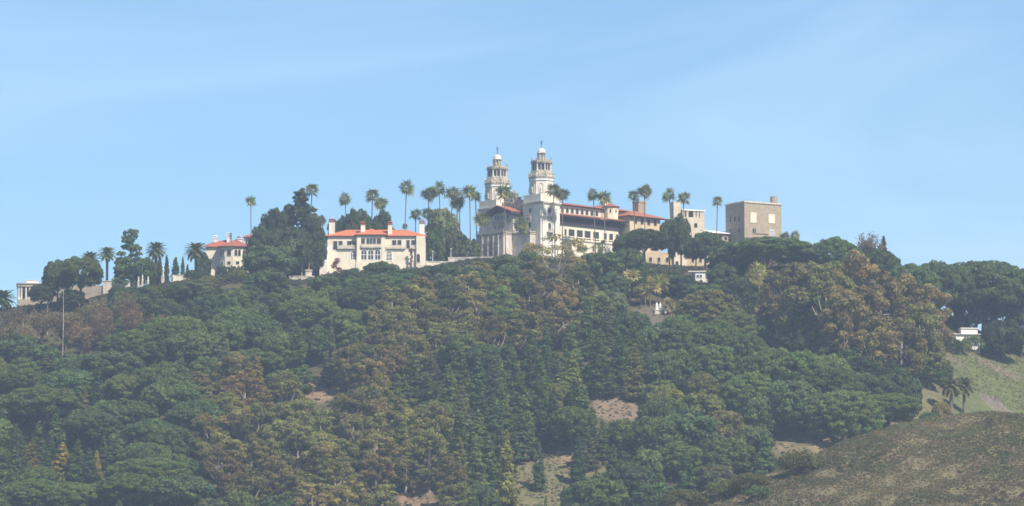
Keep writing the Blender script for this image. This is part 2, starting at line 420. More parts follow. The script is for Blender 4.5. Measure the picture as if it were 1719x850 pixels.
def make_bare(i): return twig_tree(9.0, 8.0, 3600, .21)
def make_gum(i):                                                    # open-crowned pale gum with white limbs
    mb = MB()
    mb.tube([(0, 0, -.8), (.3, 0, 3), (.2, .2, 6)], [.42, .34, .3], 7)
    bl = []
    for k in range(30):
        a = k * 2.4; q = rnd.uniform(.3, 1) ** .6 * 8.2; z = 13 + rnd.uniform(-2.5, 3.2) - .05 * q * q * .5
        s = rnd.uniform(.9, 1.7); bl.append((q * math.cos(a), q * math.sin(a), z, s * 1.3, s * 1.3, s * .6))
    mb.tube([(.2, .2, 5.8), (1.6, -.8, 10), (2.4, -1.4, 13.4)], [.28, .2, .07], 6)
    mb.tube([(.2, .2, 5.2), (-2.4, -.6, 8.4), (-4.4, -1, 12.4)], [.22, .15, .05], 6)
    mb.tube([(.2, .2, 4.6), (3.6, -.2, 8), (6, -.6, 11.5)], [.2, .14, .05], 6)
    mb.tube([(.2, .2, 5.5), (.4, 2.4, 9.5), (.2, 4, 13)], [.22, .15, .05], 6)
    for b in bl[::3]: mb.tube([(rnd.uniform(-1, 2), rnd.uniform(-1, 1), 10), b[:3]], [.08, .02], 4)
    cr = leaf_mesh('crown', *blob_leaves(bl, 4.2, .28, tintvar=.18, under=.5, tilt=1.5, hue=.06))
    return cr, mb.mesh('trunk'), 17, 18
def make_cypress(i):
    bl = []; z = .6
    while z < 10:
        f = z / 10; r = .95 * math.sin(math.pi * min(1, .25 + f * .75)) ** .7
        for k in range(4): a = rnd.uniform(0, 6.3); bl.append((r * .35 * math.cos(a), r * .35 * math.sin(a), z, r * .7 + .05, r * .7 + .05, .75))
        z += .6
    cr = leaf_mesh('crown', *blob_leaves(bl, 4.5, .34, tintvar=.12))
    mb = MB(); mb.tube([(0, 0, -.6), (0, 0, 4), (0, 0, 9)], [.2, .14, .04], 6)
    return cr, mb.mesh('trunk'), 10.6, 2.0
def make_shrub(i):
    bl = []
    for p in dome_points(34, 2.0, 2.0, 1.45, .8):
        q = rnd.uniform(.3, .75); bl.append((p[0] + rnd.uniform(-.3, .3), p[1] + rnd.uniform(-.3, .3), p[2], q, q, q * .8))
    cr = leaf_mesh('crown', *blob_leaves(bl, 34, .12, tintvar=.16, under=.5, tilt=1.6, leafvar=.22))
    mb = MB(); mb.tube([(0, 0, -.5), (0, 0, .6)], [.12, .09], 5); limbs(mb, (0, 0, .3), [b[:3] for b in bl[::4]], .06, 4)
    return cr, mb.mesh('trunk'), 2.9, 5.0
def make_fan_palm(i, Ht=18.0):
    mb = MB(); lean = [0.5, -0.9, 0.2, 1.2][i % 4]
    pts = [(lean * (max(z, 0) / Ht) ** 1.6, 0, z) for z in (-.8, 1, 5, 9, 13, Ht - .6, Ht)]
    mb.tube(pts, [.46, .36, .27, .24, .22, .24, .3], 8)
    top = Vector((lean, 0, Ht))
    V, Fc, T = [], [], []
    def tri(a, b, c, t):
        n = len(V); V.extend([a, b, c]); Fc.append((n, n + 1, n + 2)); T.extend([t] * 3)
    for k in range(22):
        el = R(76) - R(124) * ((k + .5) / 22) ** .85; a = k * 2.39996 + rnd.uniform(-.2, .2)
        el += rnd.uniform(-.12, .12)
        d = Vector((math.cos(el) * math.cos(a), math.cos(el) * math.sin(a), math.sin(el)))
        pl = rnd.uniform(.5, 1.6); side = d.cross(Vector((0, 0, 1))).normalized() if abs(d.z) < .98 else Vector((1, 0, 0))
        side = (Matrix.Rotation(rnd.uniform(-1.25, 1.25), 3, d) @ side).normalized()
        upv = side.cross(d).normalized(); hub = top + d * pl - Vector((0, 0, .15 * pl * pl * math.cos(el)))
        old = el < R(-38)
        t = (1.75, 1.35, 1.15) if old else tuple(c * rnd.uniform(.8, 1.2) for c in (1, 1, 1))
        w = .05
        tri(top + side * w, top - side * w, hub, t)
        nl = 7; fr = rnd.uniform(1.35, 2.1)
        for j in range(nl):
            th = R(-105) + R(210) * j / (nl - 1)
            e = d * math.cos(th) + side * math.sin(th)
            tip = hub + e * fr * (1 - .18 * abs(th) / R(105)) + Vector((0, 0, -.28 * fr * rnd.uniform(.4, 1.2))) + upv * rnd.uniform(-.08, .08)
            s2 = e.cross(upv).normalized() * .2
            mid = hub + (tip - hub) * .45 + upv * .05
            tri(hub, mid + s2, mid - s2, t); tri(mid + s2, tip, mid - s2, t)
    return V, Fc, T, mb.mesh('trunk'), Ht + 2.2, 5.0
def make_date_palm(i, Ht=9.0):
    mb = MB(); mb.tube([(0, 0, -.8), (0, 0, .6), (.05, 0, Ht * .6), (0, 0, Ht - .5), (0, 0, Ht)], [.75, .6, .5, .62, .5], 9)
    top = Vector((0, 0, Ht)); V, Fc, T = [], [], []
    def tri(a, b, c, t):
        n = len(V); V.extend([a, b, c]); Fc.append((n, n + 1, n + 2)); T.extend([t] * 3)
    for k in range(54):
        el = R(80) - R(112) * ((k + .5) / 54); a = k * 2.39996
        Lf = rnd.uniform(4.0, 4.9) * (.8 if k < 6 else 1); p = top.copy(); t = tuple(rnd.uniform(.75, 1.25) for _ in [0]) * 3
        if k > 49: t = (1.6, 1.3, 1.1)
        e2 = el; ns = 9
        for s_ in range(ns):
            d = Vector((math.cos(e2) * math.cos(a), math.cos(e2) * math.sin(a), math.sin(e2)))
            q = p + d * Lf / ns
            side = Vector((-math.sin(a), math.cos(a), 0)); upv = side.cross(d)
            tri(p + side * .06, p - side * .06, q, t)
            ll = 1.0 * math.sin(math.pi * min(.97, (.16 + s_ / ns * .84))) ** .6
            for sg in (-1, 1):
                for m_ in range(3):
                    b = p.lerp(q, m_ / 3.0); e = (side * sg * .85 + d * .55 - upv * -.1 * rnd.uniform(-1, 2)).normalized()
                    tip = b + e * ll + Vector((0, 0, -.12 * ll)); w = d * .18
                    tri(b - w, b + w, tip, t)
            p = q; e2 -= R(6.6) * (1 + .3 * rnd.uniform(-1, 1))
    return V, Fc, T, mb.mesh('trunk'), Ht + 3.9, 9.0
def tri_mesh(name, V, Fc, T):
    me = bpy.data.meshes.new(name); me.from_pydata([tuple(v) for v in V], [], Fc); me.update()
    ca = me.color_attributes.new('tint', 'FLOAT_COLOR', 'POINT')
    ca.data.foreach_set('color', np.array([(*t, 1) for t in T], np.float32).reshape(-1)); return me

KINDS = {}
def add_kind(key, fn, n, bark, palm=False):
    out = []
    for i in range(n):
        r = fn(i)
        if palm: V, Fc, T, tr, h, w = r; cr = tri_mesh('crown', V, Fc, T)
        else: cr, tr, h, w = r
        cr.materials.append(M['foliage']); tr.materials.append(M[bark])
        out.append((cr, tr, h, w))
    KINDS[key] = out
add_kind('stone', make_stone_pine, 6, 'bark'); add_kind('round', make_round_pine, 5, 'bark')
add_kind('stone_big', lambda i: make_stone_pine(i, True), 3, 'bark'); add_kind('round_big', lambda i: make_round_pine(i, True), 3, 'bark')
add_kind('conifer', make_conifer, 7, 'bark'); add_kind('openpine', make_open_pine, 3, 'bark')
add_kind('euc', make_eucalyptus, 7, 'pale_bark'); add_kind('oak', make_oak, 6, 'bark')
add_kind('bare', make_bare, 3, 'bark'); add_kind('gum', make_gum, 1, 'pale_bark')
add_kind('cypress', make_cypress, 2, 'bark'); add_kind('shrub', make_shrub, 4, 'bark')
add_kind('fan', make_fan_palm, 4, 'palm_bark', True); add_kind('date', make_date_palm, 2, 'palm_bark', True)

# name, category, label noun, group
INFO = {'stone': ('stone_pine', 'pine tree', 'umbrella-crowned pine', 'umbrella pines on the hillside'),
        'round': ('rounded_pine', 'pine tree', 'rounded bushy pine', 'rounded pines on the hillside'),
        'conifer': ('conifer_tree', 'conifer', 'conical conifer', 'conical conifers on the hillside'),
        'openpine': ('open_pine', 'pine tree', 'tall open pine', 'tall open pines along the ridge'),
        'euc': ('eucalyptus_tree', 'eucalyptus', 'clumpy eucalyptus', 'eucalyptus trees on the hillside'),
        'oak': ('oak_tree', 'oak tree', 'broad dense oak', 'oaks on the hillside'),
        'bare': ('bare_tree', 'bare tree', 'twiggy reddish-brown bare tree', 'bare brown trees on the slope'),
        'gum': ('gum_tree', 'gum tree', 'pale-limbed gum tree', 'pale gum trees'),
        'cypress': ('cypress_tree', 'cypress', 'slim columnar cypress', 'slim cypresses on the terrace'),
        'shrub': ('shrub', 'shrub', 'low mounded shrub', 'shrubs on the slopes'),
        'fan': ('fan_palm', 'palm tree', 'tall thin fan palm', 'fan palms around the castle'),
        'date': ('date_palm', 'palm tree', 'feathery date palm', 'date palms around the terraces')}
TINTS = {'stone': (.052, .076, .031), 'round': (.052, .077, .032), 'conifer': (.050, .078, .034), 'openpine': (.050, .078, .034),
         'euc': (.089, .083, .042), 'oak': (.036, .062, .030), 'bare': (.092, .072, .058), 'gum': (.145, .118, .066),
         'cypress': (.026, .048, .028), 'shrub': (.07, .08, .035), 'fan': (.075, .088, .046), 'date': (.068, .082, .040)}
COLORS = {'brush': ((.056, .060, .032), 'dull olive'), 'sun': ((.150, .148, .075), 'sunlit'), 'gold': ((.135, .118, .036), 'golden-yellow'), 'lime': ((.088, .102, .034), 'yellow-green'), 'brown': ((.102, .084, .048), 'russet-brown'),  # 'sun' is a brighter palm colour with the sunlight painted in
          'dark': ((.030, .046, .027), 'dark'), 'blue': ((.064, .078, .054), 'grey-green'), 'olive': ((.088, .092, .042), 'olive'),
          'rust': ((.125, .075, .055), 'rusty-red'), 'mid': ((.060, .084, .034), 'mid-green'), 'teal': ((.043, .068, .036), 'deep green')}
PLANTS = []
count = {}
def plant(kind, u, vt, vb, w=None, Y=None, tint=None, label=None, spur=False, sink=0.3, variant=None):
    """a tree whose foot stands on the ground seen at photo row vb (or at distance Y), as tall and wide as surveyed"""
    if Y is None: p = ground_hit(u, vb, 960.0, 1110.0) if spur else ground_hit(u, vb)
    else: p = ground_at(u, Y)
    k = kpx(p.y); i = count.get(kind, 0); count[kind] = i + 1
    key = kind + '_big' if kind in ('stone', 'round') and w and w * k > 19 else kind
    cr, tr, h, wn = KINDS[key][(i if variant is None else variant) % len(KINDS[key])]
    top = at(u, vt, p.y).z
    sz = max(.12, (top - p.z + sink) / h)
    sx = (w * k / wn) if w else sz
    name, cat, noun, grp = INFO[kind]
    r = empty(name, (p.x, p.y, p.z - sink), rnd.uniform(0, 6.28) if kind not in ('fan',) else rnd.uniform(-.5, .5) + rnd.choice([0, 3.14]))
    r.scale = (sx, sx, sz)
    t = link_mesh('trunk', tr, None, r); c = link_mesh('crown', cr, None, r)
    if kind in ('fan',):                                   # trunk keeps its slimness, the head its roundness
        t.scale = (1, 1, 1); c.scale = (1, 1, 1)
        s = (w * k / wn) * 1.2 if w else 1.0
        r.scale = (1, 1, 1); lean_x = [0.5, -0.9, 0.2, 1.2][(i if variant is None else variant) % 4]
        tz = (top - p.z + sink - 2.2 * s) / 18.0
        t.scale = (.8, .8, tz); c.scale = (s, s, s); c.location = (lean_x * .8 - lean_x * s, 0, 18.0 * tz - 18.0 * s)
    if kind == 'date':
        s = (w * k / wn); r.scale = (1, 1, 1); tz = (top - p.z + sink - 3.9 * s) / 9.0
        t.scale = (s, s, max(tz, .1)); c.scale = (s, s, s); c.location = (0, 0, 9.0 * max(tz, .1) - 9.0 * s)
    base = COLORS[tint][0] if tint else TINTS[kind]
    g = rnd.uniform(.8, 1.25); j = [rnd.uniform(.95, 1.06) * g for _ in range(3)]
    c.color = (base[0] * j[0] * 2.2, base[1] * j[1] * 2.1, base[2] * j[2] * 1.2, 1)
    tag(r, label, cat, grp)
    PLANTS.append(dict(o=r, kind=kind, u=u, vt=vt, vb=vb if vb else 460, w=(sx * wn / k), tint=tint, label=label))
    return r

# ------------------------------------------------------------------ ground: one sheet out to the horizon
def build_ground():
    def axis(a, b, st, far):
        c = list(np.arange(a, b + .1, st)); s = st; lo = a; hi = b; L, U = [], []
        while hi < far or lo > -far:
            s *= 1.35
            if lo > -far: lo -= s; L.append(lo)
            if hi < far: hi += s; U.append(hi)
        return np.array(sorted(L) + c + U)
    xs = axis(-220, 230, 2.0, 4500); ys = axis(940, 1560, 2.0, 4500)
    X, Y = np.meshgrid(xs, ys); Z = H(X, Y)
    nx, ny = len(xs), len(ys)
    idx = np.arange(nx * ny).reshape(ny, nx)
    q = np.stack([idx[:-1, :-1], idx[:-1, 1:], idx[1:, 1:], idx[1:, :-1]], -1).reshape(-1, 4)
    me = bpy.data.meshes.new('ground')
    V = np.stack([X, Y, Z], -1).reshape(-1, 3)
    me.vertices.add(len(V)); me.vertices.foreach_set('co', V.reshape(-1).astype(np.float32))
    n = len(q); me.loops.add(4 * n); me.loops.foreach_set('vertex_index', q.reshape(-1).astype(np.int32))
    me.polygons.add(n); me.polygons.foreach_set('loop_start', np.arange(0, 4 * n, 4, dtype=np.int32))
    me.polygons.foreach_set('loop_total', np.full(n, 4, np.int32))
    me.polygons.foreach_set('use_smooth', np.ones(n, bool)); me.update(calc_edges=True)
    # what grows or lies bare where: an albedo map of the soil itself
    C = np.zeros((len(V), 3)); C[:] = (.085, .078, .042)
    x, y = V[:, 0], V[:, 1]
    nz = np.sin(x * .21 + np.sin(y * .17) * 2) * np.sin(y * .19 + np.sin(x * .13) * 2) + .6 * np.sin(x * .63 + y * .41) * np.sin(y * .57 - x * .37)
    spur = (SPUR_Y - y) > -14
    C[spur] = (.165, .145, .085)
    GREEN, TAN, RED, PINK, OLIVE = (.115, .130, .052), (.20, .165, .10), (.235, .165, .112), (.165, .14, .095), (.15, .138, .072)
    # meadow on the right flank
    for u in np.arange(1500, 1800, 14):
        for v in np.arange(588, 712, 9):
            if v < 596 + max(0, 1580 - u) * .8: continue
            p = ground_hit(u, v); d = ((x - p.x) / 6) ** 2 + ((y - p.y) / 7) ** 2
            f = np.clip(1.25 - d + .25 * nz, 0, 1)[:, None] * (~spur)[:, None]
            c = GREEN if (u > 1600) else OLIVE
            C = C * (1 - f) + np.array(c) * f
    for (u, v, ru, rv, c) in [(530, 657, 34, 16, RED), (1042, 690, 46, 20, (.20, .15, .11)), (950, 768, 34, 16, RED), (910, 800, 60, 26, OLIVE), (905, 835, 70, 22, OLIVE), (985, 800, 50, 20, OLIVE),
                              (1350, 742, 60, 22, TAN), (1265, 512, 20, 14, TAN), (1310, 586, 50, 12, OLIVE), (1335, 588, 26, 8, TAN), (1525, 702, 46, 12, TAN),
                              (1660, 612, 62, 9, PINK), (1600, 603, 26, 8, PINK), (200, 572, 40, 16, RED), (120, 803, 18, 6, RED), (1030, 740, 6, 6, OLIVE),
                              (700, 840, 30, 14, RED), (830, 825, 26, 14, RED), (1150, 810, 22, 8, PINK), (1105, 530, 44, 16, (.13, .115, .095))]:
        p = ground_hit(u, v); k = kpx(p.y)
        d = ((x - p.x) / (ru * k)) ** 2 + ((y - p.y) / (rv / 1.4)) ** 2
        f = np.clip((1.2 - d + .35 * nz) * 1.6, 0, 1)[:, None]
        C = C * (1 - f) + np.array(c) * f
    ca = me.color_attributes.new('soil', 'FLOAT_COLOR', 'POINT')
    ca.data.foreach_set('color', np.concatenate([C, np.ones((len(C), 1))], 1).astype(np.float32).reshape(-1))
    m = bpy.data.materials.new('hill_soil'); m.use_nodes = True
    nt = m.node_tree; N, L = nt.nodes.new, nt.links.new; b = nt.nodes['Principled BSDF']
    b.inputs['Roughness'].default_value = .95; b.inputs['Specular IOR Level'].default_value = .1
    a_ = N('ShaderNodeAttribute'); a_.attribute_name = 'soil'
    tc = N('ShaderNodeTexCoord'); n1 = N('ShaderNodeTexNoise'); n1.inputs['Scale'].default_value = .55; n1.inputs['Detail'].default_value = 9; n1.inputs['Roughness'].default_value = .7
    L(tc.outputs['Object'], n1.inputs['Vector'])
    rp = N('ShaderNodeValToRGB'); rp.color_ramp.elements[0].position = .33; rp.color_ramp.elements[0].color = (.52, .58, .5, 1)
    rp.color_ramp.elements[1].position = .66; rp.color_ramp.elements[1].color = (1.25, 1.18, 1.1, 1)
    L(n1.outputs['Fac'], rp.inputs['Fac'])
    mu = N('ShaderNodeMixRGB'); mu.blend_type = 'MULTIPLY'; mu.inputs[0].default_value = 1
    L(a_.outputs['Color'], mu.inputs[1]); L(rp.outputs['Color'], mu.inputs[2]); L(mu.outputs[0], b.inputs['Base Color'])
    bp = N('ShaderNodeBump'); bp.inputs['Strength'].default_value = .8; bp.inputs['Distance'].default_value = .5
    L(n1.outputs['Fac'], bp.inputs['Height']); L(bp.outputs['Normal'], b.inputs['Normal'])
    tag(link_mesh('ground', me, m), kind='structure')
build_ground()

def build_haze():
    mb = MB(); mb.box(-5200, 5200, -5200, 5200, -8.0, 232.0)
    m = bpy.data.materials.new('haze_air'); m.use_nodes = True
    nt = m.node_tree
    nt.nodes.remove(nt.nodes['Principled BSDF'])
    v = nt.nodes.new('ShaderNodeVolumePrincipled')
    v.inputs['Color'].default_value = HAZE_COLOR; v.inputs['Density'].default_value = HAZE_DENSITY
    v.inputs['Anisotropy'].default_value = 0.0
    nt.links.new(v.outputs[0], nt.nodes['Material Output'].inputs['Volume'])
    o = mb.build('haze', m); o.visible_shadow = True
    tag(o, kind='stuff')
build_haze()

# ------------------------------------------------------------------ buildings
def outline(a, z, w, h, arch):
    if not arch: return [(a - w / 2, z), (a + w / 2, z), (a + w / 2, z + h), (a - w / 2, z + h)]
    r = w / 2; p = [(a - r, z), (a + r, z)]
    return p + [(a + r * math.cos(t), z + h - r + r * math.sin(t)) for t in [math.pi * i / 8 for i in range(9)]]
def window(parent, o, t, n, a, z, w, h, arch=False, frame='white_paint', fw=.16, bars=(0, 0), sill=False, name='window'):
    mb = MB()
    outer = outline(a, z - fw, w + 2 * fw, h + 2 * fw, arch); inner = outline(a, z, w, h, arch)
    mb.wallring(o, t, n, outer, inner, -.02, .16)
    for i in range(bars[0]):
        c = a - w / 2 + w * (i + 1) / (bars[0] + 1); mb.wallpoly(o, t, n, [(c - .09, z), (c + .09, z), (c + .09, z + h), (c - .09, z + h)], .0, .12)
    for i in range(bars[1]):
        c = z + h * (i + 1) / (bars[1] + 1); mb.wallpoly(o, t, n, [(a - w / 2, c - .08), (a + w / 2, c - .08), (a + w / 2, c + .08), (a - w / 2, c + .08)], .0, .11)
    if sill: mb.wallpoly(o, t, n, [(a - w / 2 - .3, z - fw - .22), (a + w / 2 + .3, z - fw - .22), (a + w / 2 + .3, z - fw - .01), (a - w / 2 - .3, z - fw - .01)], -.02, .4)
    f = mb.build(name, M[frame], parent)
    MB().wallpoly(o, t, n, inner, -.06, .035).build('pane', M['glass'], f)
    return f
def balcony(parent, o, t, n, a, z, w, d=1.2, h=1.1, m='pale_stone'):
    mb = MB()
    P = lambda c0, c1, z0, z1, d0, d1: mb.wallpoly(o, t, n, [(c0, z0), (c1, z0), (c1, z1), (c0, z1)], d0, d1)
    P(a - w / 2, a + w / 2, z - .35, z, -.02, d)
    P(a - w / 2, a + w / 2, z + h - .15, z + h, d - .22, d - .02)
    k = max(3, int(w / .55))
    for i in range(k + 1):
        c = a - w / 2 + .09 + (w - .18) * i / k; P(c - .09, c + .09, z + .003, z + h - .153, d - .2, d - .04)
    for c in (a - w * .35, a + w * .35): P(c - .15, c + .15, z - 1.0, z - .353, -.02, d * .6)
    return mb.build('balcony', M[m], parent)
def chimney(parent, x, y, z0, z1, w, m='white_stucco', cap='old_tile', d=None):
    d = d or w
    c = MB().box(x - w / 2, x + w / 2, y - d / 2, y + d / 2, z0, z1).build('chimney', M[m], parent)
    mb = MB(); mb.box(x - w / 2 - .22, x + w / 2 + .22, y - d / 2 - .22, y + d / 2 + .22, z1 + .003, z1 + .3)
    for sx in (-1, 1):
        for sy in (-1, 1): mb.box(x + sx * w * .36 - .14, x + sx * w * .36 + .14, y + sy * d * .36 - .14, y + sy * d * .36 + .14, z1 + .303, z1 + .8)
    mb.box(x - w / 2 - .15, x + w / 2 + .15, y - d / 2 - .15, y + d / 2 + .15, z1 + .803, z1 + .95)
    mb.prism([(x - w / 2 - .1, y - d / 2 - .1), (x + w / 2 + .1, y - d / 2 - .1), (x + w / 2 + .1, y + d / 2 + .1), (x - w / 2 - .1, y + d / 2 + .1)], z1 + .953, z1 + 1.3,
             [(x - .2, y - .2), (x + .2, y - .2), (x + .2, y + .2), (x - .2, y + .2)])
    mb.build('chimney_cap', M[cap], c)
    return c
def hip_roof(parent, x0, x1, y0, y1, z, rise, over, m='red_tile', hip=None, soffit='dark_wood', name='roof'):
    hip = (y1 - y0) / 2 if hip is None else hip
    X0, X1, Y0, Y1 = x0 - over, x1 + over, y0 - over, y1 + over; cy = (y0 + y1) / 2; h2 = hip + over
    mb = MB()
    b = [(X0, Y0, z), (X1, Y0, z), (X1, Y1, z), (X0, Y1, z)]
    low = [(p[0], p[1], z - .22) for p in b]
    r = [(X0 + h2, cy, z + rise), (X1 - h2, cy, z + rise)]
    if r[0][0] > r[1][0]: c = (X0 + X1) / 2; r = [(c, cy, z + rise), (c + .01, cy, z + rise)]
    mb.quadset(b + r, [(0, 1, 5, 4), (1, 2, 5), (2, 3, 4, 5), (3, 0, 4)])
    mb.quadset(b + low, [(0, 1, 5, 4), (1, 2, 6, 5), (2, 3, 7, 6), (3, 0, 4, 7), (4, 5, 6, 7)])
    ro = mb.build(name, M[m], parent)
    if soffit:
        mb = MB(); n = int((X1 - X0) / .8)
        for i in range(n + 1):
            x = X0 + .1 + (X1 - X0 - .2) * i / n
            mb.box(x - .09, x + .09, Y0 + .05, y0 - .01, z - .47, z - .223)
        mb.build('rafter_tail', M[soffit], ro)
    return ro
class Bld:
    def __init__(s, name, u, Y, rz, label, cat, z=None, group=None, sink=0.0):
        p = ground_at(u, Y)
        s.o = empty(name, (p.x, p.y, (p.z if z is None else z) - sink), rz); tag(s.o, label, cat, group)
        s.M = Matrix.Translation(s.o.location) @ Matrix.Rotation(rz, 4, 'Z'); s.I = s.M.inverted(); s.Y = Y
    def px(s, u, v, axis, val):
        """local point of the plane axis=val seen at photo pixel (u, v)"""
        o = s.I @ Vector((0, 0, 0)); d = (s.I.to_3x3() @ at(u, v, 1000.0))
        t = (val - o[axis]) / d[axis]; return o + d * t
FRONT = ((1, 0, 0), (0, -1, 0)); LEFT = ((0, -1, 0), (-1, 0, 0))

# ---- the twin-towered castle
def build_castle():
    B = Bld('twin_towered_castle', 909, 1512, R(42), 'pale twin-towered castle with domed belfries and long red-roofed wing on the hilltop', 'castle')
    r = B.o; hz = lambda v: at(909, v, 1512).z - r.location.z
    s = 4.9
    def tower(cy, z_drop):
        T = MB().box(-s, s, cy - s, cy + s, -8, hz(343.5)).build('tower', M['white_stucco'], r)
        z = hz(343.5)
        c = MB().box(-s - .55, s + .55, cy - s - .55, cy + s + .55, z + .003, z + .5); c.box(-s - .25, s + .25, cy - s - .25, cy + s + .25, z - .45, z - .003)
        c.build('cornice', M['pale_stone'], T)
        z1 = hz(328.5)
        MB().box(-s + .05, s - .05, cy - s + .05, cy + s - .05, z + .503, z1).build('tower_block', M['white_stucco'], T)
        # statues and finials are part of the carved ring
        z2 = hz(305); r8 = math.pi / 8
        sh = MB().ngon(0, cy, 8, 4.75, 4.75, z1 + .003, z2, r8).build('octagon_shaft', M['white_stucco'], T)
        ap = 4.75 * math.cos(r8)
        for i in range(8):
            a = i * math.pi / 4; n = (math.cos(a), math.sin(a), 0); t = (-math.sin(a), math.cos(a), 0)
            o = (n[0] * ap, cy + n[1] * ap, 0)
            ni = MB(); ni.wallring(o, t, n, outline(0, z1 + .5, 1.9, 3.9, True), outline(0, z1 + .6, 1.3, 3.5, True), -.02, .18)
            f = ni.build('niche', M['pale_stone'], sh)
            MB().lathe(n[0] * (ap + .22), cy + n[1] * (ap + .22), [(.3, z1 + .7), (.22, z1 + 1.3), (.3, z1 + 2.2), (.12, z1 + 2.5), (.17, z1 + 2.75), (.05, z1 + 3)], 6).build('statue', M['marble'], sh)
        MB().ngon(0, cy, 8, 5.1, 5.1, z2 + .003, z2 + .55, r8).build('cornice', M['white_paint'], T)
        z3 = hz(288.5)
        ring = MB(); ring.ngon(0, cy, 8, 5.0, 5.25, z2 + .553, z2 + 1.5, r8); ring.ngon(0, cy, 8, 4.9, 4.5, z2 + 1.503, z2 + 2.6, r8); ring.ngon(0, cy, 8, 4.5, 4.25, z2 + 2.603, z3, r8)
        for i in range(8):
            a = i * math.pi / 4 + r8
            ring.lathe(5.0 * math.cos(a), cy + 5.0 * math.sin(a), [(.3, z2 + 1.503), (.2, z2 + 2.3), (.32, z2 + 2.6), (.08, z2 + 3.2)], 6)
            for k in range(3):
                b = a - math.pi / 4 * (k + 1) / 4; rr = 4.72 * math.cos(math.pi / 8) / math.cos(((b - a + 4 * math.pi) % (math.pi / 4)) - math.pi / 8)
                ring.lathe(rr * math.cos(b), cy + rr * math.sin(b), [(.16, z2 + 1.503), (.1, z2 + 2.0), (.18, z2 + 2.3), (.05, z2 + 2.7)], 5)
        ring.build('carved_ring', M['carved_stone'], T)
        z4 = hz(271.5)
        be = MB(); be.ngon(0, cy, 8, 3.35, 3.35, z3 + .003, z4 - .9, r8)
        bo = be.build('belfry', M['pale_stone'], T)
        for i in range(8):
            a = i * math.pi / 4 + r8
            mb = MB(); mb.lathe(3.75 * math.cos(a), cy + 3.75 * math.sin(a), [(.42, z3 + .003), (.42, z3 + .4), (.3, z3 + .45), (.3, z4 - 1.2), (.42, z4 - 1.1), (.42, z4 - .903)], 8)
            mb.build('column', M['pale_stone'], bo)
            a2 = i * math.pi / 4; n = (math.cos(a2), math.sin(a2), 0); t = (-math.sin(a2), math.cos(a2), 0); o = (n[0] * 3.35 * math.cos(r8), cy + n[1] * 3.35 * math.cos(r8), 0)
            for c in (-.6, .6): MB().wallpoly(o, t, n, outline(c, z3 + .45, .86, z4 - z3 - 1.75, True), -.05, .05).build('bell_shade_panel', M['glass'], bo)  # solid belfry wall: dark panels paint the shade inside its open arches
            MB().lathe(o[0] + n[0] * .35, o[1] + n[1] * .35, [(.14, z3 + .003), (.14, z4 - .903)], 6).build('colonnette', M['pale_stone'], bo)
        ca = MB(); ca.ngon(0, cy, 8, 4.3, 4.45, z4 - .9, z4 - .3, r8); ca.ngon(0, cy, 8, 4.15, 4.15, z4 - .297, z4 + .25, r8)
        for i in range(8):
            a = i * math.pi / 4 + r8
            ca.lathe(4.0 * math.cos(a), cy + 4.0 * math.sin(a), [(.24, z4 + .253), (.14, z4 + .8), (.22, z4 + 1.0), (.05, z4 + 1.7)], 6)
        ca.build('crown_cornice', M['carved_stone'], T)
        z5 = hz(255)
        la = MB(); la.ngon(0, cy, 8, 2.0, 1.25, z4 + .253, z4 + .8, r8); la.ngon(0, cy, 8, 1.25, 1.2, z4 + .803, z5 - .5, r8)
        lo = la.build('lantern', M['carved_stone'], T)
        for i in range(8):
            a = i * math.pi / 4 + r8
            MB().lathe(1.55 * math.cos(a), cy + 1.55 * math.sin(a), [(.3, z4 + .803), (.2, z4 + 1.1), (.2, z5 - .9), (.32, z5 - .6)], 6).build('column', M['carved_stone'], lo)
        MB().ngon(0, cy, 8, 1.9, 1.7, z5 - .597, z5 - .1, r8).build('cornice', M['pale_stone'], lo)
        zd = z5 - .097
        MB().lathe(0, cy, [(1.55, zd)] + [(1.55 * math.cos(t), zd + 1.5 * math.sin(t)) for t in [R(15 * i) for i in range(1, 6)]] + [(.15, zd + 1.6)], 14).build('dome', M['marble'], T)
        cr = MB(); zt = zd + 1.55
        cr.lathe(0, cy, [(.1, zt), (.28, zt + .3), (.1, zt + .6), (.05, zt + 3.2)], 6)
        cr.box(-.06, .06, cy - .7, cy + .7, zt + 2.2, zt + 2.32); cr.box(-.7, .7, cy - .06, cy + .06, zt + 2.5, zt + 2.62)
        cr.box(-.05, .05, cy - .3, cy + .35, zt + 1.4, zt + 1.85)
        cr.build('weathervane', M['iron'], T)
        return T
    T1 = tower(0, 0); T2 = tower(25, 0)
    # windows and balconies of the front right tower
    o = (0, -s, 0); t, n = FRONT
    for (u, v, w, h) in ((922.5, 358.5, 1.3, 2.0), (922.5, 386, 1.2, 2.4)):
        p = B.px(u, v, 1, -s); window(T1, o, t, n, p.x, p.z, w, h, frame='pale_stone'); balcony(T1, o, t, n, p.x, p.z - 1.2 if v < 370 else p.z - .8, 3.0)
    o = (-s, 0, 0); t, n = LEFT
    for (u, v, w, h) in ((890.5, 357, 1.2, 1.6), (889.5, 383, 1.2, 2.0)):
        p = B.px(u, v, 0, -s); window(T1, o, t, n, -p.y, p.z, w, h, frame='pale_stone', sill=True)
    p = B.px(889, 365, 0, -s); balcony(T1, o, t, n, -p.y, p.z, 2.6, 1.0, .9)
    for (y, z, w, h) in ((25, hz(357), 1.2, 1.6), (23, hz(383), 1.1, 2.0)):
        window(T2, o, t, n, -y, z, w, h, frame='pale_stone', sill=True)
    # stepped carved gable between the towers
    g = MB(); z = hz(340)
    o = (-3.6, 0, 0)
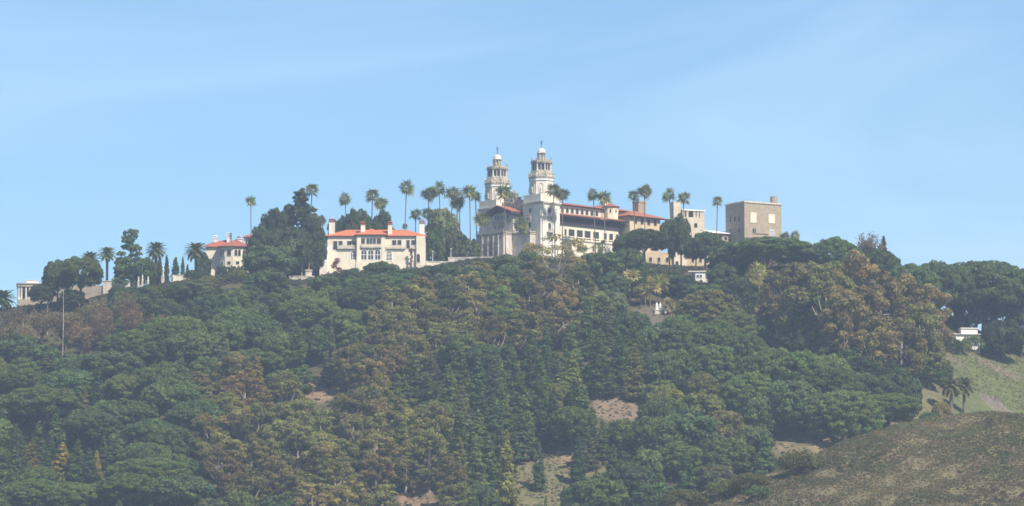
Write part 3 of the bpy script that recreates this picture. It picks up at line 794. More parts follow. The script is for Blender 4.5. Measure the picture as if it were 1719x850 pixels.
    g.wallpoly(o, t, n, [(-20.07, -8), (-4.93, -8), (-4.93, z), (-6.6, z), (-6.6, z + 1.2), (-8.6, z + 1.2), (-8.6, z + 2.6), (-10.4, z + 2.6), (-10.4, z + 4.2), (-11.6, z + 4.2), (-12.5, z + 5.1),
                        (-13.4, z + 4.2), (-14.6, z + 4.2), (-14.6, z + 2.6), (-16.4, z + 2.6), (-16.4, z + 1.2), (-18.4, z + 1.2), (-18.4, z), (-20.07, z)], -1.2, 0)
    for (y, q) in ((6.6, 1.2), (8.6, 2.6), (10.4, 4.2), (14.6, 4.2), (16.4, 2.6), (18.4, 1.2)):
        g.lathe(-4.2, y, [(.28, z + q + .003), (.16, z + q + .5), (.26, z + q + .7), (.05, z + q + 1.4)], 6)
    for y in (7.4, 10, 12.5, 15, 17.6): g.wallpoly(o, t, n, [(-y - .3, z - 5), (-y + .3, z - 5), (-y + .3, z + 1), (-y - .3, z + 1)], .003, .35)
    gb = g.build('stepped_gable', M['carved_stone'], r)
    window(gb, o, t, n, -12.5, z - .5, 1.4, 2.4, True, 'pale_stone')
    MB().prism([(-2.3, 5.0), (36, 5.0), (36, 20.0), (-2.3, 20.0)], z - 3, z + .2, [(-2.3, 12.4), (36, 12.4), (36, 12.6), (-2.3, 12.6)]).build('nave_roof', M['old_tile'], r)
    # projecting front bay under a wide timber-eaved gable roof
    xb = -7.6; zb = at(836, 357, 1516).z - r.location.z
    b = MB().box(xb, -4.803, 7.6, 20.4, -8, zb).build('front_bay', M['pale_stone'], r)
    MB().box(xb + .6, -4.806, 8.2, 19.8, zb + .003, zb + .8).build('attic', M['carved_stone'], b)
    o = (xb, 0, 0)
    MB().wallpoly(o, t, n, [(-19, zb - 3.6), (-9, zb - 3.6), (-9, zb - 2.6), (-19, zb - 2.6)], .003, .5).wallpoly(o, t, n, [(-19.4, zb - 3.9), (-8.6, zb - 3.9), (-8.6, zb - 3.603), (-19.4, zb - 3.603)], .003, .9).build('carved_frieze', M['carved_stone'], b)
    for y in (10.5, 12.2, 13.9, 15.6, 17.3): MB().wallpoly(o, t, n, outline(-y, zb - 2.4, .8, 1.5, True), .003, .06).build('loggia_shade_panel', M['glass'], b)  # flat dark panels on the wall, painting the shade of an arched loggia
    p0 = B.px(838, 384, 0, xb)
    for k in (-1.9, 0, 1.9): window(b, o, t, n, -p0.y + k, p0.z, 1.15, 1.25, frame='pale_stone', sill=True)
    zp = at(837, 344.5, 1515).z - r.location.z; ze = at(817, 358.5, 1519).z - r.location.z
    def gable(y0, yc, y1, x0, x1, dz, th):
        mb = MB(); poly = [(y0, ze - dz), (yc, zp - dz), (y1, ze - dz), (y1, ze - dz - th), (yc, zp - dz - th), (y0, ze - dz - th)]
        pts = [(x0, y, z_) for y, z_ in poly] + [(x1, y, z_) for y, z_ in poly]
        mb.quadset(pts, [(0, 1, 7, 6), (1, 2, 8, 7), (2, 3, 9, 8), (3, 4, 10, 9), (4, 5, 11, 10), (5, 0, 6, 11), (0, 5, 4, 1), (1, 4, 3, 2), (6, 7, 10, 11), (7, 8, 9, 10)]); return mb
    gr = gable(6.0, 14, 22.0, -10.2, -3.55, 0, .2).build('gable_roof', M['castle_tile'], r)
    so = gable(6.05, 14, 21.95, -10.15, -3.57, .203, 1.05)
    for i in range(9):
        x = -10 + i * .78; so.quadset(*gable(6.4, 14, 21.6, x, x + .2, .2, 1.35).__dict__.values())
    so.build('timber_eave', M['dark_wood'], gr)
    # forward lower storey with its buttresses
    z2 = at(853, 389.5, 1508).z - r.location.z
    for (x0, x1, y0, y1, dz) in ((-12, -7.603, 8, 23, 0), (-7.6, -4.903, -2, 7.597, -.4)):
        e = MB().box(x0, x1, y0, y1, -8, z2 + dz).build('entrance_block', M['pale_stone'], r)
        MB().box(x0 - .4, x1, y0 - .4, y1 + .4, z2 + dz + .003, z2 + dz + .5).box(x0 - .2, x1 - .003, y0 - .2, y1 + .2, z2 + dz - .6, z2 + dz - .003).build('cornice', M['carved_stone'], e)
        mb = MB()
        y = y0 - .2
        while y < y1: mb.box(x0 - .25, x0 - .05, y, y + .16, z2 + dz + .503, z2 + dz + 1.3); y += .7
        mb.box(x0 - .3, x0, y0 - .3, y1 + .3, z2 + dz + 1.303, z2 + dz + 1.5); mb.build('balustrade', M['pale_stone'], e)
    o = (-12, 0, 0)
    ca = MB()
    for y in (13.4, 16.4, 19.4, 10.6):
        ca.lathe(-12.35, y, [(.4, -1), (.3, -.4), (.3, z2 - 1.6), (.45, z2 - 1.2), (.45, z2 - .9)], 8)
    ca.wallpoly(o, t, n, [(-16.2, -1), (-13.6, -1), (-13.6, z2 - 2.2), (-16.2, z2 - 2.2)], .003, .3)
    ca.build('portal_carving', M['carved_stone'], r)
    d = MB().wallpoly(o, t, n, outline(-14.9, -1, 1.8, 4.2, True), .303, .36).build('doorway', M['dark_wood'], r)
    # the long side wing
    x0, x1, yw = 4.91, 37.0, -3.0
    pw = B.px(955, 372, 1, yw); zt = pw.z
    W = MB().box(x0, x1, yw, 16, -8, zt).build('wing', M['cream_stucco'], r)
    o = (0, yw, 0); t, n = FRONT
    pb = B.px(955, 396.5, 1, yw)
    for u in (959.2, 973, 986, 1000.2):
        p = B.px(u, 396.5, 1, yw); window(W, o, t, n, p.x, pb.z, 3.0, 2.6, frame='cream_stucco', sill=True)
    for u, w in ((949, 1.0), (1015.7, 1.5), (1025.5, 1.9), (1036, 1.5)):
        p = B.px(u, 396.5, 1, yw); window(W, o, t, n, p.x, pb.z, w, 2.5, frame='cream_stucco', sill=True)
    p = B.px(955, 403.5, 1, yw)
    MB().box(x0, x1, yw - .35, yw - .003, p.z, p.z + .45).build('string_course', M['pale_stone'], W)
    p = B.px(955, 419, 1, yw)
    for u in (957, 970, 983, 996, 1010): q = B.px(u, 419, 1, yw); window(W, o, t, n, q.x, p.z, .9, 2.3, True, 'cream_stucco')
    ys = yw - 2.6; pe = B.px(955, 360.5, 1, ys); zs_ = pe.z
    sk = MB(); A = [(x0, ys, zs_), (x1 + 1.5, ys, zs_), (x1 + 1.5, -.7, zs_ + 1.1), (x0, -.7, zs_ + 1.1)]
    sk.quadset(A + [(a, b_, c - .22) for a, b_, c in A], [(0, 1, 2, 3), (7, 6, 5, 4), (0, 4, 5, 1), (1, 5, 6, 2), (3, 2, 6, 7), (0, 3, 7, 4)])
    sr = sk.build('skirt_roof', M['castle_tile'], W)
    mb = MB(); mb.box(x0, x1, ys + .25, yw - .003, zs_ - .7, zs_ - .35)
    x = x0 + .3
    while x < x1: mb.box(x, x + .2, ys + .1, yw - .006, zs_ - .95, zs_ - .703); x += .95
    mb.box(x0, x1, yw - .6, yw - .009, zt - 1.4, zs_ - .953); mb.build('timber_eave', M['dark_wood'], sr)
    pu = B.px(960, 346, 1, -.6); zu = pu.z
    cl = MB().box(x0, 30, -.6, 15, zt + .003, zu).build('clerestory', M['cream_stucco'], W)
    o2 = (0, -.6, 0); zc = B.px(960, 359, 1, -.6).z
    for i in range(9):
        xx = x0 + 2.6 + i * 2.55; window(cl, o2, FRONT[0], FRONT[1], xx, zc, 1.35, zu - zc - 1.0, True, 'pale_stone', .2)
    hip_roof(cl, x0 + 1.4, 30, -.6, 15, zu + .25, 1.9, 1.4, 'castle_tile')
    pt = B.px(1028, 347.5, 1, -.6); zz = pt.z
    ot = MB().ngon(pt.x, .3, 8, 3.0, 3.0, zt + .006, zz, R(22.5)).build('corner_turret', M['cream_stucco'], W)
    MB().ngon(pt.x, .3, 8, 3.7, .2, zz + .003, zz + 1.5, R(22.5)).ngon(pt.x, .3, 8, 3.5, 3.7, zz - .25, zz, R(22.5)).build('turret_roof', M['castle_tile'], ot)
    ap = 3.0 * math.cos(R(22.5))
    for a in (180, 225, 270, 315):
        n_ = (math.cos(R(a)), math.sin(R(a)), 0); t_ = (-n_[1], n_[0], 0)
        window(ot, (pt.x + n_[0] * ap, .3 + n_[1] * ap, 0), t_, n_, 0, zz - 2.4, .6, 1.3, True, 'cream_stucco', .1)
    pc = B.px(1016, 337, 1, 5); chimney(W, pc.x, 5, zu - 1, pc.z, 2.7, 'white_stucco', 'white_paint', 2.2)
    p5 = B.px(1055, 356.5, 1, 1)
    hb = MB().box(30.003, 47, 1, 14, -6, p5.z).build('rear_wing', M['ochre_wall'], r)
    for i in range(5): window(hb, (0, 1, 0), FRONT[0], FRONT[1], 37.5 + i * 1.9, p5.z - 2.3, 1.0, 1.5, False, 'ochre_wall', .12)
    hip_roof(hb, 30.1, 47, 1, 14, p5.z + .25, 2.2, 1.3, 'castle_tile')
    p6 = B.px(1075.5, 341, 1, 3)
    MB().box(p6.x - 2.0, p6.x + 2.0, 2.2, 5.4, -4, p6.z).box(p6.x - 2.2, p6.x + 2.2, 2.0, 5.6, p6.z + .003, p6.z + .5).build('stone_stack', M['raw_concrete'], r)
    p7 = B.px(1085, 366, 1, -6.2)
    pv = MB().box(40, 56.3, -6.2, 6.5, -8, p7.z).build('raw_pavilion', M['ochre_wall'], r)
    hip_roof(pv, 40, 56.3, -6.2, 6.5, p7.z + .25, 2.9, 1.7, 'castle_tile')
    for x in (43, 46.5, 50, 53.5): window(pv, (0, -6.2, 0), FRONT[0], FRONT[1], x, p7.z - 2.6, 1.3, 1.9, False, 'raw_concrete', .15)
    MB().box(38.6, 39.997, -5, 4, p7.z - 3.2, p7.z - 2.8).build('string_course', M['castle_tile'], pv)
build_castle()

# ---- white guest house
def build_guest_house():
    B = Bld('guest_house', 632, 1494, 0, 'white guest house with orange tiled roof, four chimneys and three tall arches', 'house')
    r = B.o; k = kpx(1494); t, n = FRONT
    X = lambda u: (u - 632) * k
    Z = lambda v: at(632, v, 1494).z - r.location.z
    ze = Z(397.5)
    body = MB().box(X(550), X(599), 0, 12, -4, ze).box(X(599) + .003, X(647) - .003, -1.6, 11.9, -4, ze + .3).box(X(647), X(699), 0, 12, -4, ze).box(X(699) + .003, X(714), -1.2, 11.8, -4, ze + .1)
    w = body.build('wall', M['cream_stucco'], r)
    hip_roof(r, X(549.5), X(713), .2, 12, ze + .35, 2.9, 1.0, hip=7.0, name='roof')
    hip_roof(r, X(599.5), X(646.5), -1.6, 12.4, ze + .66, 2.95, 1.0, hip=5.5, name='bay_roof')
    o0, oc, orr = (0, 0, 0), (0, -1.6, 0), (0, -1.2, 0)
    for (u0, u1) in ((599.2, 606), (640.5, 647)):
        MB().box(X(u0), X(u1), -1.85, -1.603, -4, ze + .2).build('pilaster', M['cream_stucco'], w)
    W = lambda o, u0, u1, v0, v1, **kw: window(r, o, t, n, (X(u0) + X(u1)) / 2, Z(v1), (u1 - u0) * k, (v1 - v0) * k, **kw)
    for a in ((559.5, 566), (568.5, 575), (583, 590), (591.5, 598)): W(o0, *a, 405, 412.5 if a[0] != 559.5 else 419, frame='pale_stone', fw=.12)
    W(oc, 606.5, 612.8, 401, 410.5, frame='pale_stone', fw=.12); W(oc, 615.5, 631, 401, 410.5, frame='pale_stone', fw=.12, bars=(2, 0)); W(oc, 633, 639.5, 401, 410.5, frame='pale_stone', fw=.12)
    for a in ((658.5, 665), (667.5, 673.7), (682.3, 687.5), (690.5, 697)): W(o0, *a, 403.5, 411.5 if a[0] != 682.3 else 417, frame='pale_stone', fw=.12)
    for a in ((606.8, 615.6), (618.4, 627), (630, 638.6)): W(oc, *a, 420.5, 437, arch=True, frame='white_paint', fw=.2, bars=(1, 1))
    W(o0, 589.3, 597.5, 421, 437.5, arch=True, frame='white_paint', fw=.35, bars=(2, 2)); W(o0, 648.7, 657.5, 421, 437.5, arch=True, frame='white_paint', fw=.35, bars=(2, 2))
    for (o, u0, u1, v) in ((oc, 606, 640.5, 415.5), (o0, 649, 681, 416.5), (o0, 688, 699, 416.5), (o0, 567, 598, 416.5)):
        balcony(r, o, t, n, (X(u0) + X(u1)) / 2, Z(v), (u1 - u0) * k, .8, 1.0)
    W(orr, 694.5 + 5, 705, 427, 441, arch=True, frame='cream_stucco', fw=.15, name='door')
    for (u0, u1, v0, y) in ((551.5, 562, 372, 2), (605, 613, 377, 1.5), (650.7, 658.3, 376.5, 1.5), (703.5, 712.5, 374, 3)):
        chimney(r, (X(u0) + X(u1)) / 2, y, ze - .5, Z(v0), (u1 - u0) * k * .92, 'white_stucco')
    # stair walls and buttresses at the foot
    MB().prism([(X(549), -3.5), (X(553), -3.5), (X(553), -.003), (X(549), -.003)], -4, Z(414), [(X(549.5), -1.2), (X(553), -1.2), (X(553), -.003), (X(549.5), -.003)]).build('buttress', M['white_stucco'], r)
    MB().box(X(537), X(549) - .003, -2.5, 4, -4, Z(437.5)).build('side_wall', M['white_stucco'], r)
    MB().wallpoly((0, -2.6, 0), t, n, [(X(572), -4), (X(597), -4), (X(597), Z(437)), (X(588), Z(437)), (X(572), Z(446))], 0, .5).build('stair_wall', M['cream_stucco'], r)
    MB().wallpoly((0, -2.6, 0), t, n, [(X(663), -4), (X(688), -4), (X(688), Z(424)), (X(680), Z(424)), (X(663), Z(436))], 0, .5).build('stair_wall', M['cream_stucco'], r)
    MB().box(X(598), X(650), -3.2, -1.9, -4, Z(440.5)).build('plinth', M['cream_stucco'], r)
    return B
build_guest_house()

# ---- small red-roofed house on the left
def build_small_house():
    B = Bld('red_roofed_house', 392, 1500, 0, 'small cream house with faded red tile roof, rounded bay and three chimneys', 'house')
    r = B.o; k = kpx(1500); X = lambda u: (u - 392) * k; Z = lambda v: at(392, v, 1500).z - r.location.z
    ze = Z(414.5)
    cx, rr = X(392), 5.5
    pts = [(cx + rr * math.cos(R(a)), 3.2 + rr * math.sin(R(a)) * .8) for a in (200, 235, 270, 305, 340)]
    bay = pts + [(X(417), 9), (X(368), 9)]
    wl = MB().prism(bay, -4, ze).build('wall', M['cream_stucco'], r)
    cen = (X(395), 5.5)
    over = [(cen[0] + (x - cen[0]) * 1.16, cen[1] + (y - cen[1]) * 1.16) for x, y in bay]
    rf = MB().prism(over, ze + .003, ze + .25).prism(over, ze + .253, ze + 3.4, [(cen[0] + (x - cen[0]) * .05, cen[1] + (y - cen[1]) * .05 + 1) for x, y in over]).build('roof', M['old_tile'], r)
    for i in range(4):
        a, b = Vector((*pts[i], 0)), Vector((*pts[i + 1], 0)); t = (b - a).normalized(); n = Vector((t.y, -t.x, 0)); L = (b - a).length
        zz = Z(430)
        for c in ((L * .3, L * .7) if i in (0, 2, 3) else (L * .5,)):
            window(r, tuple(a), tuple(t), tuple(n), c, zz, .95 if i != 1 else 1.5, 2.3, i == 2 or i == 3, 'pale_stone', .1)
        window(r, tuple(a), tuple(t), tuple(n), L * .5, Z(444), 1.2, 1.0, False, 'pale_stone', .1)
    # gabled wing running left
    lw = MB().box(X(345), X(372), 4.5, 11, -4, Z(413)).build('gabled_wing', M['cream_stucco'], r)
    g = MB(); A = [(X(338), 3.6, Z(412)), (X(376), 3.6, Z(412)), (X(380), 8.5, Z(398)), (X(356), 8.5, Z(402))]
    g.quadset(A + [(a, b, c - .25) for a, b, c in A] + [(X(380), 12, Z(412)), (X(338), 12, Z(412))], [(0, 1, 2, 3), (4, 7, 6, 5), (0, 4, 5, 1), (1, 5, 6, 2), (0, 3, 7, 4), (3, 2, 8, 9)]); g.build('roof', M['old_tile'], lw)
    tw = MB().prism([(X(407), 8), (X(425), 7), (X(436), 11), (X(410), 14)], -4, Z(394.5)).build('stair_tower', M['white_stucco'], r)
    MB().prism([(X(404), 7.3), (X(426), 6), (X(440), 10.8), (X(408), 15)], Z(394.5) + .003, Z(389), [(X(414), 9.8), (X(424), 9.6), (X(429), 11), (X(415), 12)]).build('roof', M['old_tile'], tw)
    for u in (411, 414.5): MB().box(X(u), X(u) + .45, 7.4, 8.1, Z(412), Z(397)).build('slit_window', M['glass'], tw)
    for (u, v, w, y) in ((359.5, 397, 1.4, 8), (382.5, 393, 1.7, 6.5), (400.5, 399, 1.9, 6)): chimney(r, X(u), y, ze - .5, Z(v), w, 'white_stucco', 'white_paint')
build_small_house()

# ---- pillared terrace pavilion and retaining wall, far left
def build_pavilion():
    B = Bld('terrace_pavilion', 62, 1488, R(8), 'weathered stone pavilion with pillars and a white box on its flat roof', 'pavilion')
    r = B.o; k = kpx(1488); X = lambda u: (u - 62) * k; Z = lambda v: at(62, v, 1488).z - r.location.z
    MB().box(X(31), X(80), 2.2, 9, -3, Z(482)).build('wall', M['pale_stone'], r)
    MB().box(X(31), X(80), -.6, 2.197, -4, Z(503)).build('plinth', M['retaining'], r)
    MB().box(X(30), X(81), -.7, 9.2, Z(482) + .003, Z(477.5)).box(X(29), X(82), -1, 9.5, Z(477.5) + .003, Z(476)).build('entablature', M['retaining'], r)
    for u in (32.5, 37, 44.5, 50.5, 57, 64, 71, 78): MB().lathe(X(u), -.1, [(.5, Z(503) + .003), (.38, Z(503) + .3), (.34, Z(482) - .4), (.5, Z(482) - .003)], 8).build('pillar', M['pale_stone'], r)
    for u in (41, 54, 67): window(r, (0, 2.2, 0), *FRONT, X(u), Z(502), 1.4, 3.2, False, 'pale_stone', .15)
    MB().box(X(45), X(66), 2, 7, Z(476) + .003, Z(470.5)).box(X(44.4), X(66.6), 1.8, 7.2, Z(470.5) + .003, Z(469.8)).build('roof_box', M['white_paint'], r)
    B2 = Bld('retaining_wall', 150, 1487, R(-3), 'grey-brown retaining wall with a pale end pier beneath the umbrella pine', 'wall')
    r = B2.o; X = lambda u: (u - 150) * k; Z = lambda v: at(150, v, 1487).z - r.location.z
    MB().box(X(82), X(174), 0, 1.2, -6, Z(479.5)).build('wall', M['retaining'], r)
    MB().box(X(174) + .003, X(189), -.8, 1.6, -6, Z(473)).box(X(173.4), X(189.6), -1, 1.8, Z(473) + .003, Z(471.8)).build('pier', M['pale_stone'], r)
    ba = MB(); u = 192
    while u < 218: ba.lathe(X(u), .6, [(.14, Z(477)), (.2, Z(475)), (.1, Z(473.5)), (.16, Z(472.6))], 6); u += 2.6
    ba.box(X(189.7), X(219), .35, .85, Z(472.6) + .003, Z(471.8)).box(X(189.7), X(219), .2, 1, -5, Z(477)); ba.build('balustrade', M['pale_stone'], r)
build_pavilion()

# ---- buildings behind the castle: unfinished tower, long low roof, square keep
def build_rear():
    B = Bld('unfinished_tower', 1150, 1556, R(24), 'pale unfinished tower with open top-floor columns and a tall slab chimney beside it', 'tower')
    r = B.o; k = kpx(1556); X = lambda u: (u - 1150) * k; Z = lambda v: at(1150, v, 1556).z - r.location.z
    p0 = B.px(1146, 400, 1, 0); p1 = B.px(1182.5, 400, 1, 0)
    a, b = p0.x, p1.x
    MB().box(a, b, 0, 9, -8, Z(364.5)).build('wall', M['beige_concrete'], r)
    mb = MB().box(a - .3, b + .3, -.3, 9.3, Z(353.5), Z(351.5)); tp = mb.build('roof', M['roof_membrane'], r)
    for f in (0, .2, .56, .72, .88, 1):
        x = a + .45 + (b - a - .9) * f; MB().box(x - .45, x + .45, .05, .95, Z(364.5) + .003, Z(353.5) - .003).build('pillar', M['beige_concrete'], r)
    MB().box(a + .3, b - .3, 3, 8.8, Z(364.5) + .003, Z(353.5) - .006).build('rear_wall', M['raw_concrete'], r)
    for f in (.6, .2): window(r, (0, 0, 0), *FRONT, a + (b - a) * f, Z(380.5), 1.2, 1.4, False, 'raw_concrete', .12)
    MB().box(b + .003, b + 1.6, 1, 8, -8, Z(382)).build('stepped_wall', M['ochre_wall'], r)
    q0 = B.px(1131, 400, 1, -1); q1 = B.px(1143, 400, 1, -1)
    MB().box(q0.x, q1.x, -1, 2, -8, Z(340)).box(q0.x - .4, q1.x + .2, -1.3, 2.2, Z(374), Z(371.5)).build('slab_chimney', M['beige_concrete'], r)
    B = Bld('long_low_building', 1225, 1540, R(30), 'long low brown building under a bright white sloping roof beside the square keep', 'building')
    r = B.o; Z = lambda v: at(1225, v, 1540).z - r.location.z
    p0 = B.px(1195, 396, 1, 0); p1 = B.px(1253, 400, 1, 0)
    MB().box(p0.x, p1.x, 0, 7, -8, Z(392.5)).build('wall', M['raw_concrete'], r)
    mb = MB(); x0, x1 = p0.x - .6, p1.x + .6
    A = [(x0, -1, Z(392.5) + .05), (x1, -1, Z(392.5) + .05), (x1, 7.5, Z(392.5) + 1.7), (x0, 7.5, Z(392.5) + 1.7)]
    mb.quadset(A + [(p, q, c - .3) for p, q, c in A], [(0, 1, 2, 3), (7, 6, 5, 4), (0, 4, 5, 1), (1, 5, 6, 2), (2, 6, 7, 3), (3, 7, 4, 0)]); mb.build('roof', M['roof_membrane'], r)
    for f in (.2, .4, .6, .8): window(r, (0, 0, 0), *FRONT, p0.x + (p1.x - p0.x) * f, Z(404), 1.3, 1.3, False, 'pale_stone', .12)
    B = Bld('square_keep', 1250, 1532, R(31), 'square brown concrete keep with two large pale panels and a round chimney', 'keep')
    r = B.o; Z = lambda v: at(1250, v, 1532).z - r.location.z
    wr = B.px(1312, 370, 1, 0).x; wl = B.px(1218, 370, 0, 0).y
    z = Z(340)
    MB().box(0, wr, 0, wl, -8, z).build('wall', M['keep_concrete'], r)
    MB().box(-.3, wr + .3, -.3, wl + .3, z + .003, z + .3).box(.3, wr - .3, .3, wl - .3, z + .303, z + .7).build('roof', M['pale_stone'], r)
    for (u, v0, v1, w) in ((1265, 356.5, 374, 2.9), (1295.5, 359.5, 375, 3.0)):
        p = B.px(u, v1, 1, 0); h = (v1 - v0) * kpx(1535)
        f = MB(); f.wallring((0, 0, 0), *FRONT, outline(p.x, p.z - .18, w + .36, h + .36, False), outline(p.x, p.z, w, h, False), -.02, .12); fo = f.build('panel_frame', M['keep_concrete'], r)
        MB().wallpoly((0, 0, 0), *FRONT, outline(p.x, p.z, w, h, False), -.03, .06).build('pale_panel', M['cream_stucco'], fo)
    p = B.px(1266, 391.5, 1, 0); window(r, (0, 0, 0), *FRONT, p.x, p.z, 1.5, 1.7, False, 'keep_concrete', .12, bars=(1, 0))
    p = B.px(1295.5, 396.5, 1, 0); window(r, (0, 0, 0), *FRONT, p.x, p.z, 1.5, 2.1, False, 'white_paint', .3, bars=(2, 2))
    p = B.px(1278, 393, 1, 0); MB().box(p.x - 3, p.x + 3.2, -.3, -.003, p.z, p.z + .3).build('ledge', M['raw_concrete'], r)
    for (u, v1, h) in ((1226.5, 373, 2.0), (1234, 373, 2.0), (1241, 372, 2.1), (1226.5, 389.5, 1.1), (1241, 390, 1.4)):
        p = B.px(u, v1, 0, 0); window(r, (0, 0, 0), *LEFT, -p.y, p.z, .85, h, False, 'keep_concrete', .1)
    pc = B.px(1299, 345, 1, 2.5)
    c = MB().ngon(pc.x, 2.5, 10, 1.45, 1.4, z + .703, at(1299, 329.5, 1540).z - r.location.z, 0).build('chimney', M['keep_concrete'], r)
    for (dx, dy) in ((4.5, 4), (6.2, 5), (7.4, 4.5)): MB().lathe(dx, dy, [(.06, z + .703), (.03, z + 2.2)], 5).build('antenna', M['iron'], r)
build_rear()

# ---- cream terrace building below the oaks, white cottage, white shed
def build_lower():
    B = Bld('cream_terrace_building', 1125, 1503, R(4), 'long cream building glimpsed behind the oaks above the white cottage', 'building')
    r = B.o; k = kpx(1503); X = lambda u: (u - 1125) * k; Z = lambda v: at(1125, v, 1503).z - r.location.z
    MB().box(X(1056), X(1131), 0, 6, -6, Z(424)).box(X(1152) + .003, X(1193), -.2, 6.2, -6, Z(426)).build('wall', M['ochre_wall'], r)
    g = MB().wallpoly((0, -1.2, 0), *FRONT, [(X(1131) + .003, -6), (X(1152), -6), (X(1152), Z(421)), (X(1141.5), Z(414)), (X(1131) + .003, Z(421))], -7, 0).build('gable', M['cream_stucco'], r)
    mb = MB(); A = [(X(1129.5), -1.7, Z(421.3)), (X(1141.5), -1.7, Z(413.3)), (X(1153.5), -1.7, Z(421.3))]
    pts = [(a, b, c) for a, b, c in A] + [(a, 6.2, c) for a, b, c in A]; pts += [(a, b, c + .25) for a, b, c in pts]
    mb.quadset(pts, [(0, 1, 4, 3), (1, 2, 5, 4), (6, 9, 10, 7), (7, 10, 11, 8), (0, 6, 7, 1), (1, 7, 8, 2), (3, 4, 10, 9), (4, 5, 11, 10), (0, 3, 9, 6), (2, 8, 11, 5)]); mb.build('roof', M['old_tile'], g)
    for u in (1064, 1078, 1092, 1106, 1120, 1163, 1176): window(r, (0, -.2 if u > 1131 else 0, 0), *FRONT, X(u), Z(440), 1.0, 1.7, True, 'pale_stone', .12)
    window(r, (0, -1.2, 0), *FRONT, X(1136), Z(448), 1.0, 1.9, False, 'pale_stone', .1, name='door')
    YC = ground_hit(1174, 474).y
    B = Bld('white_cottage', 1174, YC, R(-6), 'small white flat-roofed cottage with four dark square windows below the hedge', 'cottage')
    r = B.o; k = kpx(YC); X = lambda u: (u - 1174) * k; Z = lambda v: at(1174, v, YC).z - r.location.z
    MB().box(X(1167), X(1193), 0, 5, -4, Z(457)).box(X(1157), X(1167) - .003, 1.2, 5, -4, Z(457.4)).build('wall', M['white_paint'], r)
    MB().box(X(1155.5), X(1194.5), -.4, 5.4, Z(456.9), Z(455)).build('roof', M['white_stucco'], r)
    for u in (1171.3, 1176.5, 1186.7): window(r, (0, 0, 0), *FRONT, X(u), Z(466), .75, .95, False, 'white_paint', .1)
    window(r, (0, 1.2, 0), *FRONT, X(1163), Z(465), .75, .95, False, 'white_paint', .1)
    YS = ground_hit(1616, 577).y
    B = Bld('white_shed', 1612, YS, R(6), 'low white shed half hidden behind branches at the edge of the meadow', 'shed')
    r = B.o; k = kpx(YS); X = lambda u: (u - 1612) * k; Z = lambda v: at(1612, v, YS).z - r.location.z
    zb = Z(561)
    MB().box(X(1588), X(1644), 0, 7, -4, zb).build('wall', M['white_paint'], r)
    mb = MB(); A = [(X(1586), -.6, zb + .05), (X(1646), -.6, zb + .05), (X(1645), 7, zb + .9), (X(1587), 7, zb + .9)]
    mb.quadset(A + [(a, b, c - .25) for a, b, c in A], [(0, 1, 2, 3), (7, 6, 5, 4), (0, 4, 5, 1), (1, 5, 6, 2), (2, 6, 7, 3), (3, 7, 4, 0)]); mb.build('roof', M['pale_stone'], r)
    MB().box(X(1614), X(1642), 2, 6.5, zb + .3, Z(551)).box(X(1613), X(1643), 1.6, 6.8, Z(551) + .003, Z(549.6)).build('upper_storey', M['white_paint'], r)
    for u in (1600, 1632): window(r, (0, 0, 0), *FRONT, X(u), Z(571), 1.3, 1.0, False, 'white_paint', .1)
build_lower()

# ---- terrace walls, statues and small things on the hilltop
def wall_thing(name, u0, u1, v_top, Y, label, m, rz=0.0, depth=1.0, coping='pale_stone', cat='wall'):
    uc = (u0 + u1) / 2; B = Bld(name, uc, Y, rz, label, cat); k = kpx(Y); h = at(uc, v_top, Y).z - B.o.location.z; L = (u1 - u0) * k / 2
    MB().box(-L, L, 0, depth, -5, h).build('wall', M[m], B.o)
    MB().box(-L - .12, L + .12, -.15, depth + .15, h + .003, h + .28).build('coping', M[coping], B.o)
    n = max(2, int(2 * L / 4))
    mb = MB()
    for i in range(n + 1):
        x = -L + .4 + (2 * L - .8) * i / n; mb.box(x - .35, x + .35, -.3, -.003, -5, h - .003)
    mb.build('pier', M[m], B.o)
    return B
wall_thing('terrace_wall', 334, 410, 470, 1483, 'long tan terrace wall below the small red-roofed house', 'retaining')
wall_thing('terrace_wall', 485, 528, 464.5, 1482, 'short pale terrace wall carrying the urn monument', 'pale_stone', depth=3.5)
wall_thing('terrace_wall', 715, 768, 440, 1487, 'cream terrace wall adjoining the white guest house', 'cream_stucco')
wall_thing('terrace_wall', 752, 826, 433, 1494, 'grey stone terrace wall in front of the castle entrance', 'pale_stone', rz=R(-6))
wall_thing('terrace_wall', 290, 334, 463, 1490, 'low broken pale wall among the slim cypresses', 'cream_stucco')
def figure(name, u, v_top, v_bot, Y, label, cat, prof, m='marble', group=None, base_w=.6):
    B = Bld(name, u, Y, 0, label, cat, group=group); h0 = at(u, v_bot, Y).z - B.o.location.z; h1 = at(u, v_top, Y).z - B.o.location.z
    MB().box(-base_w, base_w, -base_w, base_w, -1.5, h0 + (h1 - h0) * .22).box(-base_w * 1.2, base_w * 1.2, -base_w * 1.2, base_w * 1.2, h0 + (h1 - h0) * .22 + .003, h0 + (h1 - h0) * .28).build('pedestal', M['pale_stone'], B.o)
    z0 = h0 + (h1 - h0) * .28 + .003; s = h1 - z0
    MB().lathe(0, 0, [(rr, z0 + f * s) for rr, f in prof], 9).build(cat.split()[-1], M[m], B.o)
    return B
PERSON = [(.38, 0), (.34, .18), (.26, .42), (.36, .62), (.34, .72), (.12, .8), (.17, .86), (.16, .94), (.05, 1)]
URN = [(.5, 0), (.3, .1), (.3, .38), (.5, .42), (.2, .48), (.2, .6), (.46, .66), (.3, .74), (.22, .8), (.42, .88), (.3, .96), (.08, 1)]
COLM = [(.42, 0), (.3, .06), (.26, .5), (.5, .53), (.5, .57), (.24, .6), (.22, .84), (.4, .88), (.3, .95), (.1, 1)]
